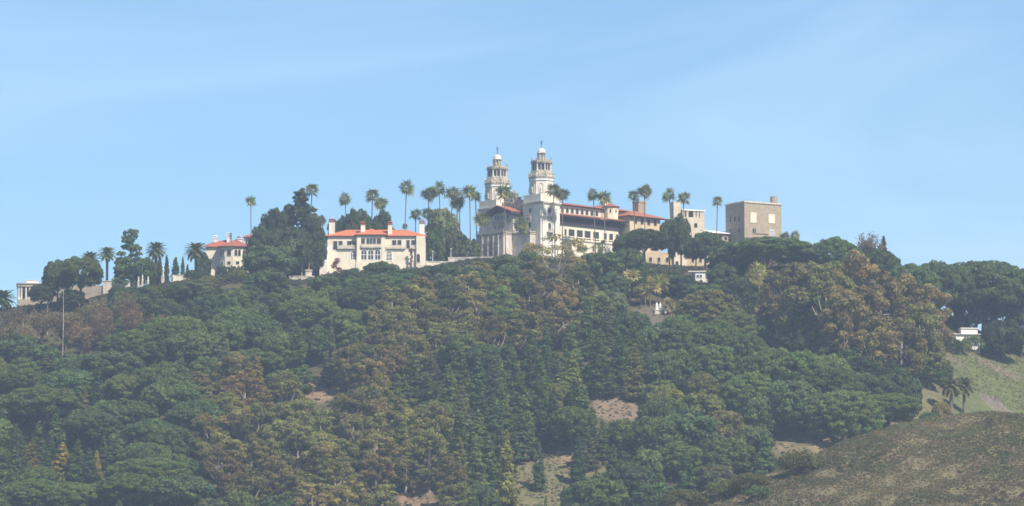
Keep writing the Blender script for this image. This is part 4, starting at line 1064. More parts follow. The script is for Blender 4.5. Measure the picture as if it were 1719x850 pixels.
figure('urn_monument', 518.5, 429, 463, 1484, 'tall dark and gilt urn monument in front of the dark trees', 'monument', URN, 'bronze', base_w=1.1)
figure('column_monument', 274, 446, 471, 1488, 'white column monument with a cross-shaped top among cypresses', 'monument', COLM, base_w=.55)
figure('column_monument', 297, 444, 462, 1494, 'slender pale column between two dark cypresses', 'monument', COLM, base_w=.35)
figure('statue', 291.5, 464, 476, 1485, 'small white statue at the foot of the terrace beside the low wall', 'statue', PERSON, base_w=.4)
for u, lab in ((233, 'pale statue under the open pine, outermost of three'), (239.5, 'pale statue under the open pine, middle and tallest of three'), (249, 'pale statue under the open pine, nearest the white column')):
    figure('statue', u, 464 if u != 239.5 else 461, 476, 1486, lab, 'statue', PERSON, group='statues below the open pine', base_w=.35)
for u, vt, lab in ((1102, 508, 'white upright figure below the palm clump, leftmost and tallest'), (1108, 509, 'white upright figure below the palm clump, between two others'), (1115, 512, 'white upright figure below the palm clump, shortest of three')):
    figure('statue', u, vt, 525, ground_hit(u, 526).y, lab, 'statue', [(.62, 0), (.6, .2), (.5, .5), (.55, .7), (.28, .8), (.3, .9), (.1, 1)], 'white_paint', 'white figures below the palms', base_w=.7)
def lamp_post(u, vt, vb, Y, lab):
    B = Bld('lamp_post', u, Y, 0, lab, 'lamp post', group='white lamp posts on the terraces'); h = at(u, vt, Y).z - B.o.location.z
    MB().lathe(0, 0, [(.22, -1), (.14, .4), (.09, .6), (.08, h - .7), (.14, h - .6)], 7).build('post', M['white_paint'], B.o)
    MB().lathe(0, 0, [(.1, h - .597), (.3, h - .4), (.34, h - .2), (.2, h - .02), (.04, h)], 10).build('globe', M['marble'], B.o)
lamp_post(507, 444, 464, 1484, 'white lamp post beside the urn monument'); lamp_post(757, 417, 436, 1496, 'white lamp post standing on the grey terrace wall')
lamp_post(726.5, 421, 436, 1492, 'white lamp post beside the white guest house')
lamp_post(86, 486, 506, 1484, 'white lamp post in front of the pillared pavilion')
def hedge(u0, u1, vt, Y, lab, tint):
    B = ground_at((u0 + u1) / 2, Y); L = (u1 - u0) * kpx(Y) / 2; h = at((u0 + u1) / 2, vt, Y).z - B.z
    r = empty('hedge', B); tag(r, lab, 'hedge')
    n = int(L * 1.6); bl = [(-L + 2 * L * i / n, rnd.uniform(-.3, .3), h * .45, .9, .8, h * .55 + .05) for i in range(n + 1)]
    c = link_mesh('foliage', leaf_mesh('foliage', *blob_leaves(bl, 6, .4, tintvar=.1, under=.6)), M['foliage'], r); c.color = (*COLORS[tint][0], 1)
hedge(1056, 1196, 448, 1480, 'long dark clipped hedge along the foot of the cream building', 'dark')
hedge(366, 412, 447, 1490, 'short green hedge under the small red-roofed house', 'teal')
def mound():
    p = ground_hit(1670, 682); r = 8.0
    V, Fc = [], []; n = 22
    for i in range(n + 1):
        for j in range(n + 1):
            x, y = (i / n * 2 - 1), (j / n * 2 - 1); d = math.sqrt(x * x + y * y)
            h = max(0, 1 - d) ** .8 * (1 + .35 * math.sin(x * 7 + y * 5) + .2 * math.sin(x * 17) * math.cos(y * 13)) * 2.6
            g0 = float(H(p.x + x * r, p.y + y * r * .7)) - p.z
            V.append((x * r, y * r * .7, max(g0 - .25, .8 * g0 + h + .35 * h * math.sin(x * 23 + y * 9) * math.cos(y * 19 - x * 6) - .3)))
    for i in range(n):
        for j in range(n): Fc.append((i * (n + 1) + j, (i + 1) * (n + 1) + j, (i + 1) * (n + 1) + j + 1, i * (n + 1) + j + 1))
    mb = MB(); mb.v, mb.f = V, Fc
    o = mb.build('earth_mound', mat('mound_soil', (.175, .145, .11), color2=(.12, .105, .075), scale=.7, bump=.8)); o.location = p
    tag(o, 'heap of pinkish bare earth on the green meadow beside the two palms', 'mound')
mound()
def bougainvillea(u, vt, vb, Y, w, lab):
    p = ground_at(u, Y); k = kpx(Y); z0, z1 = at(u, vb, Y).z - p.z, at(u, vt, Y).z - p.z
    r = empty('climbing_shrub', p); tag(r, lab, 'climber')
    bl = [(rnd.uniform(-.5, .5) * w * k, rnd.uniform(-.2, .2), z0 + (z1 - z0) * f, w * k * .4, .5, .8) for f in np.linspace(0, 1, 9)]
    link_mesh('foliage', leaf_mesh('foliage', *blob_leaves(bl, 8, .35)), M['boug'], r)
    MB().tube([(0, 0, -.5), (.1, .1, z1 * .8)], [.08, .04], 5).build('stem', M['bark'], r)
bougainvillea(690, 421, 452, 1489, 4.5, 'crimson climber against the end wall of the white guest house')
bougainvillea(565, 437, 462, 1489, 12, 'dark reddish climber at the stair of the white guest house')

# ------------------------------------------------------------------ palms and trees on the hilltop (photo column, top row, foot row, width, distance)
for (u, vt, w, Y, lab) in [
    (422, 327, 18, 1497, 'solitary tall fan palm rising in front of the small house stair tower'),
    (520, 305, 24, 1506, 'fan palm whose crown tops the pointed dark tree mass'),
    (538, 360, 18, 1512, 'low fan palm crown peeping from the right edge of the dark tree mass'),
    (583, 324, 21, 1530, 'fan palm above the leftmost roof chimney, taller of the near pair'),
    (581, 362, 24, 1522, 'short fan palm just above the orange roof at its left end'),
    (622, 314, 24, 1530, 'fan palm above the middle of the orange roof, taller of two'),
    (638.5, 329, 22, 1527, 'fan palm above the middle of the orange roof, shorter of two'),
    (678, 302, 25, 1526, 'very tall solitary fan palm rising behind the orange roof'),
    (696, 348, 20, 1530, 'mid-height fan palm behind the right end of the orange roof'),
    (677, 374, 10, 1560, 'tiny distant palm just above the orange roof under the tallest palm'),
    (720, 312, 24, 1534, 'fan palm at the left end of the row before the left belfry'),
    (741, 304, 25, 1530, 'tallest fan palm of the row left of the belfries'),
    (757, 310, 24, 1536, 'fan palm of the row with a sideways leaning trunk near the tallest'),
    (721, 346, 24, 1526, 'low fan palm rooted behind the loose green tree'),
    (768, 330, 22, 1528, 'fan palm with a ragged low crown in front of the row'),
    (774, 320, 22, 1540, 'fan palm crowded behind the ragged low one'),
    (790, 307, 26, 1524, 'tall fan palm closest to the left belfry against the sky'),
    (801, 318, 20, 1534, 'fan palm touching the left tower edge'),
    (808, 353, 26, 1500, 'stout fan palm in front of the left corner of the castle front'),
    (870, 363, 26, 1496, 'fan palm standing before the pale buttress under the gable roof'),
    (848.5, 306, 28, 1498, 'tall fan palm in front of the gap between the two belfries'),
    (932, 306, 24, 1500, 'tall fan palm overlapping the right belfry shaft'),
    (944, 314, 22, 1504, 'fan palm just right of the right belfry'),
    (1000, 317, 20, 1504, 'slimmer fan palm of the pair before the red-roofed wing'),
    (1016, 318, 24, 1502, 'thicker fan palm of the pair before the red-roofed wing'),
    (1067, 317, 21, 1512, 'lower fan palm of the pair by the brown stone stack'),
    (1083, 308, 23, 1514, 'higher fan palm of the pair by the brown stone stack'),
    (1128, 315, 22, 1506, 'fan palm before the slab chimney of the unfinished tower'),
    (1146.5, 319, 22, 1512, 'fan palm above the flat roof of the unfinished tower'),
    (1202, 327, 18, 1524, 'solitary fan palm between the unfinished tower and the keep'),
    (1318, 388, 16, 1520, 'small fan palm at the foot of the keep, left of two'),
    (1331, 387, 16, 1522, 'small fan palm at the foot of the keep, right of two'),
    (1010, 402, 8, 1494, 'tiny thin palm against the cream wall of the wing')]:
    plant('fan', u, vt, None, w, Y=Y, label=lab)
for (u, vt, vb, w, lab) in [
    (1057, 447, 508, 30, 'fan palm with the highest crown in the clump below the hedge'),
    (1076, 474, 514, 25, 'fan palm with the lowest crown in the clump below the hedge'),
    (1091, 462, 516, 27, 'fan palm in the middle of the clump below the hedge'),
    (1107, 456, 514, 29, 'full-crowned fan palm at the right of the clump below the hedge'),
    (1084, 473, 518, 22, 'slender fan palm between its neighbours in the clump'),
    (1126, 496, 528, 26, 'low squat fan palm beside the white upright figures'),
    (1261, 450, 530, 34, 'thick reddish-trunked fan palm on the slope under the keep'),
    (1276, 436, 512, 30, 'tall fan palm behind the thick-trunked one under the keep'),
    (1349, 503, 584, 18, 'very slim pale-trunked palm with a small yellowish crown'),
    (1339, 478, 584, 16, 'slim palm with a bare trunk beside the yellowish one'),
    (236, 524, 552, 18, 'small yellowish palm among the bare brown trees'),
    (1175, 480, 500, 14, 'small palm tuft just below the white cottage')]:
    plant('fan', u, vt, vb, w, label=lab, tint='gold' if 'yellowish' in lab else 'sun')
for (u, vt, w, Y, lab) in [
    (152, 418, 42, 1504, 'date palm rising behind the umbrella pine'), (180, 410, 36, 1500, 'date palm standing between the umbrella pine and the open pine'),
    (262, 401, 42, 1497, 'full date palm right of the open pine, in front of the slim cypresses'), (329, 401, 46, 1494, 'large drooping date palm beside the small red-roofed house'),
    (6, 480, 50, 1470, 'dark date palm at the very left edge, beyond the pillared pavilion')]:
    plant('date', u, vt, None, w, Y=Y, label=lab, tint='dark' if u < 20 else None)
plant('date', 1597, 626, 702, 50, tint='olive', label='date palm with thick trunk on the meadow, left of the pair')
plant('date', 1619, 628, 701, 46, label='date palm with thick trunk on the meadow, right of the pair')
P = plant
# far left skyline
P('stone', 134, 433, 516, 92, label='great umbrella pine with flat crown above the retaining wall', variant=0, tint='mid')
P('stone', 96, 441, 518, 58, label='smaller umbrella pine hanging over the pillared pavilion', variant=1)
P('stone', 70, 480, 526, 40, tint='dark', label='small dark umbrella pine in front of the pavilion pillars', variant=2)
P('oak', 122, 487, 521, 46, tint='dark', label='dark bush against the grey-brown retaining wall'); P('oak', 200, 480, 513, 40, tint='dark', label='dark bush at the foot of the pale wall pier')
P('openpine', 219, 385, 482, 58, Y=1490, label='tallest open-crowned pine on the left skyline')
P('openpine', 203, 432, 484, 36, Y=1488, label='short open pine left of the tallest pine on the skyline')
P('oak', 240, 432, 480, 50, Y=1492, label='broad tree between the open pine and the date palm')
for u, vt, w, lab in ((268, 427, 12, 'broadest slim cypress, right of the date palm'), (280, 427, 10, 'slim cypress just right of the white column monument'), (295, 431, 15, 'loose cypress between two slim ones'), (307, 430, 8, 'narrowest cypress of the terrace row'), (315, 443, 8, 'shortest cypress next to the large drooping date palm')):
    P('cypress', u, vt, None, w, Y=1492, label=lab)
P('oak', 342, 428, 462, 30, Y=1489, tint='dark', label='dark bushy tree in front of the small red-roofed house, its left')
pass
P('shrub', 325, 452, 470, 38, label='dark shrub under the large drooping date palm', tint='dark'); P('shrub', 398, 449, 474, 34, label='shrub on the terrace below the small house wall')
for u, vt, vb, w, t in ((205, 490, 530, 44, 'teal'), (226, 482, 516, 44, 'teal'), (272, 484, 518, 50, 'mid'), (312, 476, 508, 46, 'blue'), (362, 484, 520, 56, 'teal'), (395, 486, 522, 56, 'mid'), (420, 480, 520, 50, 'teal')): P('oak', u, vt, vb, w, tint=t)
P('oak', 330, 470, 505, 60, tint='blue'); P('oak', 300, 478, 512, 55, tint='teal'); P('oak', 250, 480, 516, 56, tint='teal'); P('shrub', 350, 462, 482, 40, tint='olive', label='olive shrub on the lip of the tan terrace wall')
# the dark mass between the two houses
P('conifer', 510, 318, None, 124, Y=1500, tint='dark', label='tallest pointed dark conifer of the mass between the two houses')
P('conifer', 484, 342, None, 84, Y=1502, tint='dark', label='second pointed conifer on the shoulder of the dark mass')
P('oak', 466, 352, None, 66, Y=1501, tint='dark', label='dark oak on the upper shoulder of the dark tree mass')
P('oak', 440, 384, 478, 56, Y=1488, tint='dark', label='dark oak at the left foot of the dark tree mass')
P('oak', 452, 412, 492, 92, Y=1474, tint='teal', label='broad green oak in front of the dark tree mass')
P('oak', 526, 372, 472, 50, Y=1494, tint='dark', label='dark oak beside the left chimney of the white guest house')
P('oak', 480, 388, 486, 84, Y=1484, tint='dark', label='dark oak in the heart of the dark tree mass')
P('oak', 448, 452, 506, 78, tint='teal', label='lowest oak spilling below the dark tree mass')
# behind and beside the guest house
P('oak', 600, 352, None, 60, Y=1512, tint='dark', label='dark oak behind the left end of the orange roof'); P('oak', 638, 360, None, 56, Y=1514, tint='dark', label='dark oak behind the middle of the orange roof')
P('oak', 570, 366, None, 44, Y=1515, tint='dark', label='dark oak just behind the leftmost chimney')
P('oak', 744, 352, None, 62, Y=1510, tint='blue', label='tall loose grey-green tree between the guest house and the castle')
P('oak', 734, 376, None, 40, Y=1506, tint='teal', label='darker tree at the left foot of the loose grey-green tree'); P('oak', 765, 384, None, 44, Y=1507, tint='blue', label='grey-green tree before the leaning palms')
P('oak', 790, 402, None, 40, Y=1504, tint='blue', label='low tree at the left corner of the castle front')
P('oak', 640, 440, 474, 64, tint='teal', label='rounded green tree in front of the guest house arches'); P('oak', 592, 452, 484, 60, tint='teal', label='green tree under the guest house stair'); P('oak', 690, 452, 486, 70, tint='teal', label='green tree below the right end of the guest house')
P('oak', 742, 446, 472, 58, tint='teal', label='green tree below the cream terrace wall'); P('oak', 545, 462, 494, 58, tint='teal', label='green tree beside the urn terrace')
P('oak', 886, 418, 452, 36, tint='teal', label='small dark green tree right of the castle entrance block'); P('oak', 848, 428, 458, 58, tint='teal', label='green bush in front of the castle entrance')
P('oak', 806, 440, 470, 44, tint='olive', label='olive bush in front of the grey terrace wall')
# before the castle wing
P('gum', 930, 392, 494, 110, label='pale gum tree with white forked limbs below the right tower')
P('gum', 992, 406, 462, 60, label='thin pale tree against the cream wall of the wing', tint='olive')
P('oak', 1008, 424, 478, 82, tint='teal', label='dark green oak below the cream wing'); P('oak', 1050, 420, 474, 70, tint='teal', label='dark green oak left of the cream building')
P('stone', 1082, 386, 450, 92, Y=1478, tint='dark', label='wide dark oak before the cream building, widest of the row'); P('oak', 1143, 364, 448, 46, Y=1480, tint='dark', label='tallest dark oak, under the unfinished tower')
P('stone', 1124, 374, 446, 38, Y=1483, tint='dark', label='narrow dark oak beside the tallest one'); P('stone', 1168, 408, 452, 44, Y=1479, tint='dark', label='small dark oak right in front of the cream building')
P('stone', 1184, 393, 450, 56, Y=1478, tint='dark', label='dark oak at the right end of the cream building')
P('stone', 1050, 398, 452, 50, Y=1478, tint='dark', label='dark oak at the left end of the oak row')
P('stone', 1290, 400, 474, 150, tint='teal', label='wide dark pine crown spreading below the square keep'); P('oak', 1226, 408, 482, 80, tint='teal', label='dark oak below the long low building')
P('oak', 1218, 444, 508, 70, tint='teal', label='dark oak right of the white cottage')
for u, vt, vb, w in ((1064, 456, 498, 52), (1098, 453, 494, 60), (1126, 456, 498, 50), (1160, 474, 512, 50)): P('oak', u, vt, vb, w, tint='dark')
P('oak', 1140, 462, 500, 66, tint='dark', label='dark oak below the left side of the hedge'); P('oak', 1030, 458, 510, 60, tint='teal')
P('oak', 1190, 478, 530, 80, tint='teal', label='dark green tree below the white cottage'); P('oak', 1240, 466, 540, 70, tint='dark')
# right ridge
P('stone', 1402, 401, 492, 92, tint='teal', label='dark round-topped pine on the right skyline'); P('stone', 1478, 424, 500, 72, tint='teal', label='dark pine lower along the right skyline')
P('conifer', 1484, 396, 470, 24, tint='dark', label='thin ragged dark spire tree poking above the right skyline'); P('bare', 1462, 392, 470, 50, label='leafless twiggy tree on the right skyline')
P('stone', 1528, 446, 556, 96, tint='teal', label='dark pine closing the skyline dip beyond the eucalyptus grove')
P('stone', 1576, 442, 560, 110, tint='teal', label='wide dark pine on the right skyline before the last dip'); P('stone', 1652, 441, 575, 150, tint='teal', label='widest dark pine dome at the far right skyline'); P('stone', 1712, 462, 590, 100, tint='teal', label='dark pine dome cut by the right edge')
P('oak', 1686, 540, 608, 76, tint='dark', label='dark oak right of the white shed'); P('oak', 1715, 520, 600, 60, tint='dark', label='dark oak at the right edge above the meadow'); P('oak', 1640, 470, 570, 90, tint='dark', label='dark oak behind the white shed')
for (u, vt, vb, w, t) in [(1340, 440, 585, 92, 'olive'), (1305, 448, 560, 60, 'brown'), (1388, 428, 604, 100, 'olive'), (1436, 420, 600, 100, 'brown'), (1420, 470, 626, 96, None), (1478, 452, 616, 96, 'brown'), (1520, 458, 620, 92, 'brown'), (1462, 520, 642, 90, None),
                          (1510, 530, 652, 90, None), (1550, 500, 648, 90, 'olive'), (1568, 476, 606, 76, 'brown'), (1560, 560, 654, 60, 'olive'), (1372, 500, 598, 60, 'dark'), (1320, 510, 575, 60, None), (1480, 570, 640, 70, 'dark')]:
    P('euc', u, vt, vb, w, tint=t)
for (u, vt, vb, w, t) in [(1511, 624, 704, 80, 'teal'), (1418, 656, 747, 130, None), (1392, 618, 708, 112, None), (1345, 590, 680, 110, None), (1295, 664, 736, 78, None), (1262, 626, 712, 116, None), (1330, 640, 726, 100, 'teal'),
                          (1366, 664, 730, 84, 'teal'), (1250, 560, 640, 100, None), (1300, 588, 668, 90, None), (1190, 488, 570, 120, 'olive'), (1235, 524, 600, 100, 'mid'), (1150, 540, 620, 100, None), (1196, 580, 664, 110, None), (1130, 590, 664, 90, None), (1395, 600, 660, 70, 'mid'), (1060, 524, 588, 70, 'teal'), (1178, 628, 690, 66, 'lime')]:
    P('round', u, vt, vb, w, tint=t)
for u, vt, vb, w, t in ((1385, 578, 616, 56, 'dark'), (1420, 586, 628, 60, 'teal'), (1448, 600, 646, 60, 'dark'), (1484, 606, 654, 62, 'dark'), (1522, 600, 648, 56, 'dark'), (1560, 606, 652, 56, 'dark'), (1582, 606, 650, 40, 'dark'), (1350, 566, 602, 50, 'dark'), (1320, 556, 590, 44, 'dark'), (1290, 530, 572, 56, 'dark'), (1262, 540, 590, 50, 'dark')): P('oak', u, vt, vb, w, tint=t)
P('shrub', 1598, 566, 592, 44, tint='dark', label='dark shrub hiding the left end of the white shed'); P('shrub', 1636, 560, 592, 46, tint='teal', label='green shrub in front of the right end of the white shed'); P('shrub', 1616, 574, 594, 30, tint='olive', label='small olive shrub below the middle of the white shed')
P('conifer', 1282, 686, 752, 46, tint='mid', label='blunt conical conifer beside the tan path at the right'); P('oak', 1230, 736, 800, 80, tint='mid')
# conifers standing clear at the bottom
for (u, vt, vb, w, t, lab) in [(906, 741, 824, 32, 'teal', 'solitary conical conifer standing in the grassy clearing'), (972, 726, 812, 36, 'teal', 'conical conifer at the right side of the grassy clearing'), (948, 814, 872, 24, 'teal', 'small conifer at the bottom edge of the clearing'), (916, 832, 868, 16, 'mid', 'tiny conifer at the bottom edge, left of the small one'),
                               (994, 682, 764, 30, 'teal', 'narrow conifer in front of the reddish soil patch'), (850, 722, 850, 48, 'lime', 'yellow-green conifer at the left of the grassy clearing'), (800, 730, 852, 62, 'mid', 'bright green conifer left of the yellow-green one'), (878, 694, 776, 60, 'teal', None), (830, 664, 760, 52, 'teal', None), (770, 690, 790, 56, 'teal', None),
                               (1005, 570, 668, 80, 'mid', 'tall conifer just above the reddish soil patch'), (960, 590, 690, 70, 'lime', None), (1065, 576, 672, 50, 'olive', 'slim olive conifer right above the reddish soil patch'), (1030, 745, 812, 40, 'teal', None), (1012, 704, 772, 32, 'mid', None), (1050, 716, 784, 44, 'teal', None), (800, 600, 690, 60, 'teal', None), (755, 612, 702, 54, 'mid', None), (690, 590, 680, 60, 'mid', None), (905, 600, 690, 60, None, None), (860, 585, 680, 56, 'teal', None), (930, 660, 748, 56, 'teal', None), (840, 600, 700, 40, 'mid', None),
                               (102, 742, 804, 54, 'gold', 'golden conifer on the lower left slope, brighter of two'), (50, 742, 806, 54, 'gold', 'golden conifer on the lower left slope, left of the brighter'), (162, 756, 806, 26, 'gold', 'small golden conifer right of the brighter one'), (228, 736, 790, 30, 'lime', 'yellow-green conifer tip above the lower umbrella pines'),
                               (84, 722, 800, 44, 'teal', None), (20, 716, 800, 50, 'teal', None), (128, 738, 806, 46, 'mid', None), (172, 732, 792, 40, 'teal', None), (430, 598, 684, 50, 'gold', 'tall golden conifer rising above the eucalyptus grove'), (374, 556, 650, 60, 'blue', None), (500, 548, 660, 60, 'mid', None), (555, 548, 650, 44, 'blue', None), (300, 590, 670, 60, 'mid', None), (240, 650, 720, 70, 'mid', None), (562, 500, 560, 22, 'blue', 'small grey-green conifer in the dark hollow below the guest house'), (612, 470, 560, 50, 'teal', None), (140, 650, 718, 40, 'olive', None)]:
    P('conifer', u, vt, vb, w, tint=t, label=lab)
# slim bare poles of the left slope
for (u, vt, vb, w) in [(24, 520, 566, 52), (70, 520, 578, 56), (110, 522, 590, 60), (160, 504, 580, 64), (172, 520, 590, 50), (210, 490, 576, 46), (40, 548, 600, 56), (10, 540, 600, 50), (136, 540, 600, 56), (222, 520, 580, 40), (265, 530, 566, 44)]:
    P('bare', u, vt, vb, w, tint=('rust' if u == 265 else None))
def dead_pole(u, vt, vb, lab):
    p = ground_hit(u, vb); h = at(u, vt, p.y).z - p.z
    r = empty('dead_trunk', p); tag(r, lab, 'dead tree', 'bare straight trunks on the left slope')
    mb = MB().tube([(0, 0, -.6), (.1, 0, h * .5), (.05, 0, h)], [.22, .17, .08], 7); mb.build('trunk', M['pale_bark'], r)
    b = MB()
    for k in range(7):
        a = k * 2.4; z = h * (.35 + .09 * k); b.tube([(0, 0, z), (math.cos(a) * .9, math.sin(a) * .9, z + .5)], [.05, .015], 4)
    b.build('branch_stubs', M['pale_bark'], r)
dead_pole(105, 486, 606, 'tallest bare straight trunk in front of the reddish bare trees'); dead_pole(79, 512, 562, 'bare straight trunk below the small dark umbrella pine')
dead_pole(38, 535, 572, 'shorter bare trunk on the far left slope, of two'); dead_pole(51, 524, 566, 'bare trunk right beside the shorter one on the far left slope'); dead_pole(1040, 486, 512, 'short pale bare pole left of the palm clump')
# rounded pines and oaks of the left and lower slope
for (kind, u, vt, vb, w, t) in [('stone', 225, 556, 640, 110, None), ('stone', 300, 540, 625, 110, None), ('stone', 70, 650, 740, 120, 'mid'), ('stone', 40, 622, 690, 110, None), ('round', 124, 604, 668, 54, 'teal'), ('stone', 210, 632, 700, 80, 'mid'), ('stone', 290, 640, 730, 90, None), ('stone', 330, 676, 760, 90, 'teal'),
                                ('stone', 250, 770, 850, 130, None), ('stone', 215, 796, 880, 110, None), ('stone', 60, 806, 890, 130, None), ('stone', 130, 812, 890, 110, 'mid'), ('stone', 300, 800, 880, 100, 'teal'), ('stone', 330, 560, 640, 90, None), ('stone', 430, 536, 610, 90, 'teal'), ('stone', 470, 560, 640, 90, 'mid'), ('stone', 400, 520, 590, 90, None),
                                ('stone', 520, 500, 580, 100, None), ('stone', 610, 480, 560, 100, 'teal'), ('stone', 640, 462, 530, 110, 'teal'), ('oak', 615, 650, 700, 66, 'teal'), ('oak', 30, 560, 616, 70, 'teal'), ('oak', 70, 580, 640, 70, 'teal'), ('oak', 345, 600, 660, 60, 'teal'), ('stone', 160, 690, 770, 100, 'teal'),
                                ('oak', 1150, 690, 770, 110, 'teal'), ('oak', 1095, 700, 780, 90, 'mid'), ('oak', 1120, 650, 720, 80, 'lime'), ('oak', 1175, 660, 730, 90, 'lime'), ('oak', 1215, 690, 760, 80, 'olive'), ('oak', 1060, 780, 852, 100, 'teal'), ('oak', 1010, 800, 880, 90, 'mid'), ('oak', 1100, 812, 880, 90, 'teal'), ('oak', 1140, 742, 806, 90, 'mid'), ('oak', 1195, 760, 812, 70, 'teal'), ('oak', 470, 832, 900, 80, 'teal'), ('oak', 395, 826, 900, 70, 'mid')]:
    P(kind, u, vt, vb, w, tint=t)
# named shrubs along the near brown hill
for (u, vt, vb, w, t, lab) in [(1340, 752, 796, 80, 'brush', 'large olive shrub on the brow of the brown foreground hill'), (1262, 790, 822, 70, 'brush', 'olive shrub lower down the brow of the brown hill'), (1215, 800, 836, 60, 'mid', 'mid-green shrub on the brow of the brown hill'), (1150, 820, 856, 90, 'brush', 'wide olive shrub at the bottom end of the brow'), (1275, 812, 838, 44, 'teal', 'small green shrub just below the olive one on the brown hill')]:
    P('shrub', u, vt, vb, w, tint=t, label=lab, spur=True)
for (u, vt, vb, w, t, lab) in [(1545, 704, 722, 90, 'olive', 'long low olive shrub along the top of the brown hill'), (1640, 694, 708, 80, 'olive', 'flat green shrub on the brown hill top under the two palms'), (1580, 672, 702, 34, 'gold', 'yellowish shrub beside the foot of the two date palms'), (1560, 690, 712, 40, 'teal', None), (1700, 696, 710, 40, 'olive', None)]:
    if lab and 'brown hill' in lab: P('shrub', u, vt, vb, w, Y=1084, tint=t, label=lab)
    else: P('shrub', u, vt, vb, w, tint=t, label=lab)

# ------------------------------------------------------------------ the rest of the wood, tree by tree
def inpoly(u, v, poly):
    c = False; n = len(poly)
    for i in range(n):
        (x1, y1), (x2, y2) = poly[i], poly[(i + 1) % n]
        if (y1 > v) != (y2 > v) and u < (x2 - x1) * (v - y1) / (y2 - y1) + x1: c = not c
    return c
EUC_LOW = [(330, 655), (380, 632), (450, 618), (520, 655), (600, 668), (690, 672), (740, 720), (770, 770), (775, 900), (440, 900), (345, 770), (300, 700)]
EUC_MID = [(540, 600), (580, 545), (660, 500), (760, 462), (900, 452), (1010, 470), (1005, 535), (900, 570), (800, 600), (700, 610), (640, 655), (560, 650)]
CONIF = [(660, 615), (800, 600), (900, 575), (1020, 545), (1080, 560), (1070, 660), (960, 700), (870, 800), (860, 900), (775, 900), (765, 770), (700, 690)]
CONIF_L = [(0, 715), (190, 725), (200, 800), (0, 815)]
OPEN = [(528, 657, 24, 10), (1042, 692, 40, 20), (945, 770, 20, 10), (905, 800, 40, 22), (895, 832, 40, 20), (975, 800, 30, 14), (1352, 745, 46, 18), (1310, 588, 40, 8), (1110, 520, 22, 14), (1262, 512, 12, 10), (118, 803, 8, 5), (1090, 492, 42, 18), (1266, 495, 18, 26), (1345, 545, 12, 30), (700, 842, 20, 6), (1205, 648, 8, 20)]
LIMIT_U = [0, 190, 200, 335, 345, 420, 480, 540, 560, 720, 830, 900, 940, 1040, 1050, 1200, 1205, 1330, 1335, 1500, 1560, 1600, 1719]
LIMIT_V = [520, 520, 488, 482, 486, 486, 486, 480, 458, 456, 446, 440, 440, 440, 462, 478, 470, 470, 590, 640, 720, 720, 720]
def fill():
    made = 0; tries = 0
    while tries < 26000 and made < 215:
        tries += 1
        u = rnd.uniform(-20, 1500); vb = rnd.uniform(500, 905)
        kind, w, h, tint = 'stone', rnd.uniform(70, 105), rnd.uniform(62, 84), rnd.choice([None, None, 'mid', 'teal', 'teal'])
        vm = vb - 50
        if inpoly(u, vm, EUC_LOW): kind, w, h, tint = 'euc', rnd.uniform(62, 92), rnd.uniform(84, 112), rnd.choice([None, None, 'olive', 'olive', 'brown', 'brown' if vm < 720 else 'olive'])
        elif inpoly(u, vm, EUC_MID): kind, w, h, tint = 'euc', rnd.uniform(58, 88), rnd.uniform(74, 100), rnd.choice([None, 'olive', 'brown', 'olive', 'mid', None])
        elif inpoly(u, vm, CONIF): 
            kind, w, h, tint = 'conifer', rnd.uniform(50, 72), rnd.uniform(76, 104), rnd.choice([None, 'mid', 'teal', 'mid', 'blue', 'lime' if rnd.random() < .4 else None])
            if rnd.random() < .22: kind, w, h, tint = 'round', rnd.uniform(58, 80), rnd.uniform(60, 80), rnd.choice([None, 'mid', 'teal', 'lime', 'olive'])
        elif inpoly(u, vm, CONIF_L): kind, w, h, tint = 'conifer', rnd.uniform(40, 54), rnd.uniform(62, 80), rnd.choice([None, 'mid', 'teal'])
        elif rnd.random() < .3: kind, w, h, tint = 'oak', rnd.uniform(54, 78), rnd.uniform(46, 62), rnd.choice(['teal', 'blue', 'mid', None])
        elif rnd.random() < .15: kind, w, h, tint = 'conifer', rnd.uniform(44, 60), rnd.uniform(64, 90), rnd.choice(['teal', 'mid', 'blue'])
        if vm < 545 and kind == 'stone' and u < 480: kind, w, h = 'oak', rnd.uniform(46, 66), rnd.uniform(38, 50)
        vt = vb - h
        if vt < np.interp(u, LIMIT_U, LIMIT_V): continue
        if u < 190 and vt < 590: continue
        if u > 1090 and vb > np.interp(u, [1090, 1180, 1250, 1330, 1400, 1450], [905, 850, 815, 780, 752, 736]): continue
        if any(abs(u - a) < ru + w * .34 and vt < b + rv * .6 and vb > b - rv * .6 for a, b, ru, rv in OPEN): continue
        ok = True
        for q in PLANTS:
            if q['kind'] in ('fan', 'date', 'shrub', 'cypress', 'bare'): continue
            du = abs(u - q['u']) / (.29 * (w + q['w'])); dv = abs(vb - q['vb']) / 25.0
            if du * du + dv * dv < 1: ok = False; break
        if not ok: continue
        plant(kind, u, vt, vb, w, tint=tint); made += 1
    return made
NFILL = fill()
print('fill trees', NFILL, 'plants', len(PLANTS))

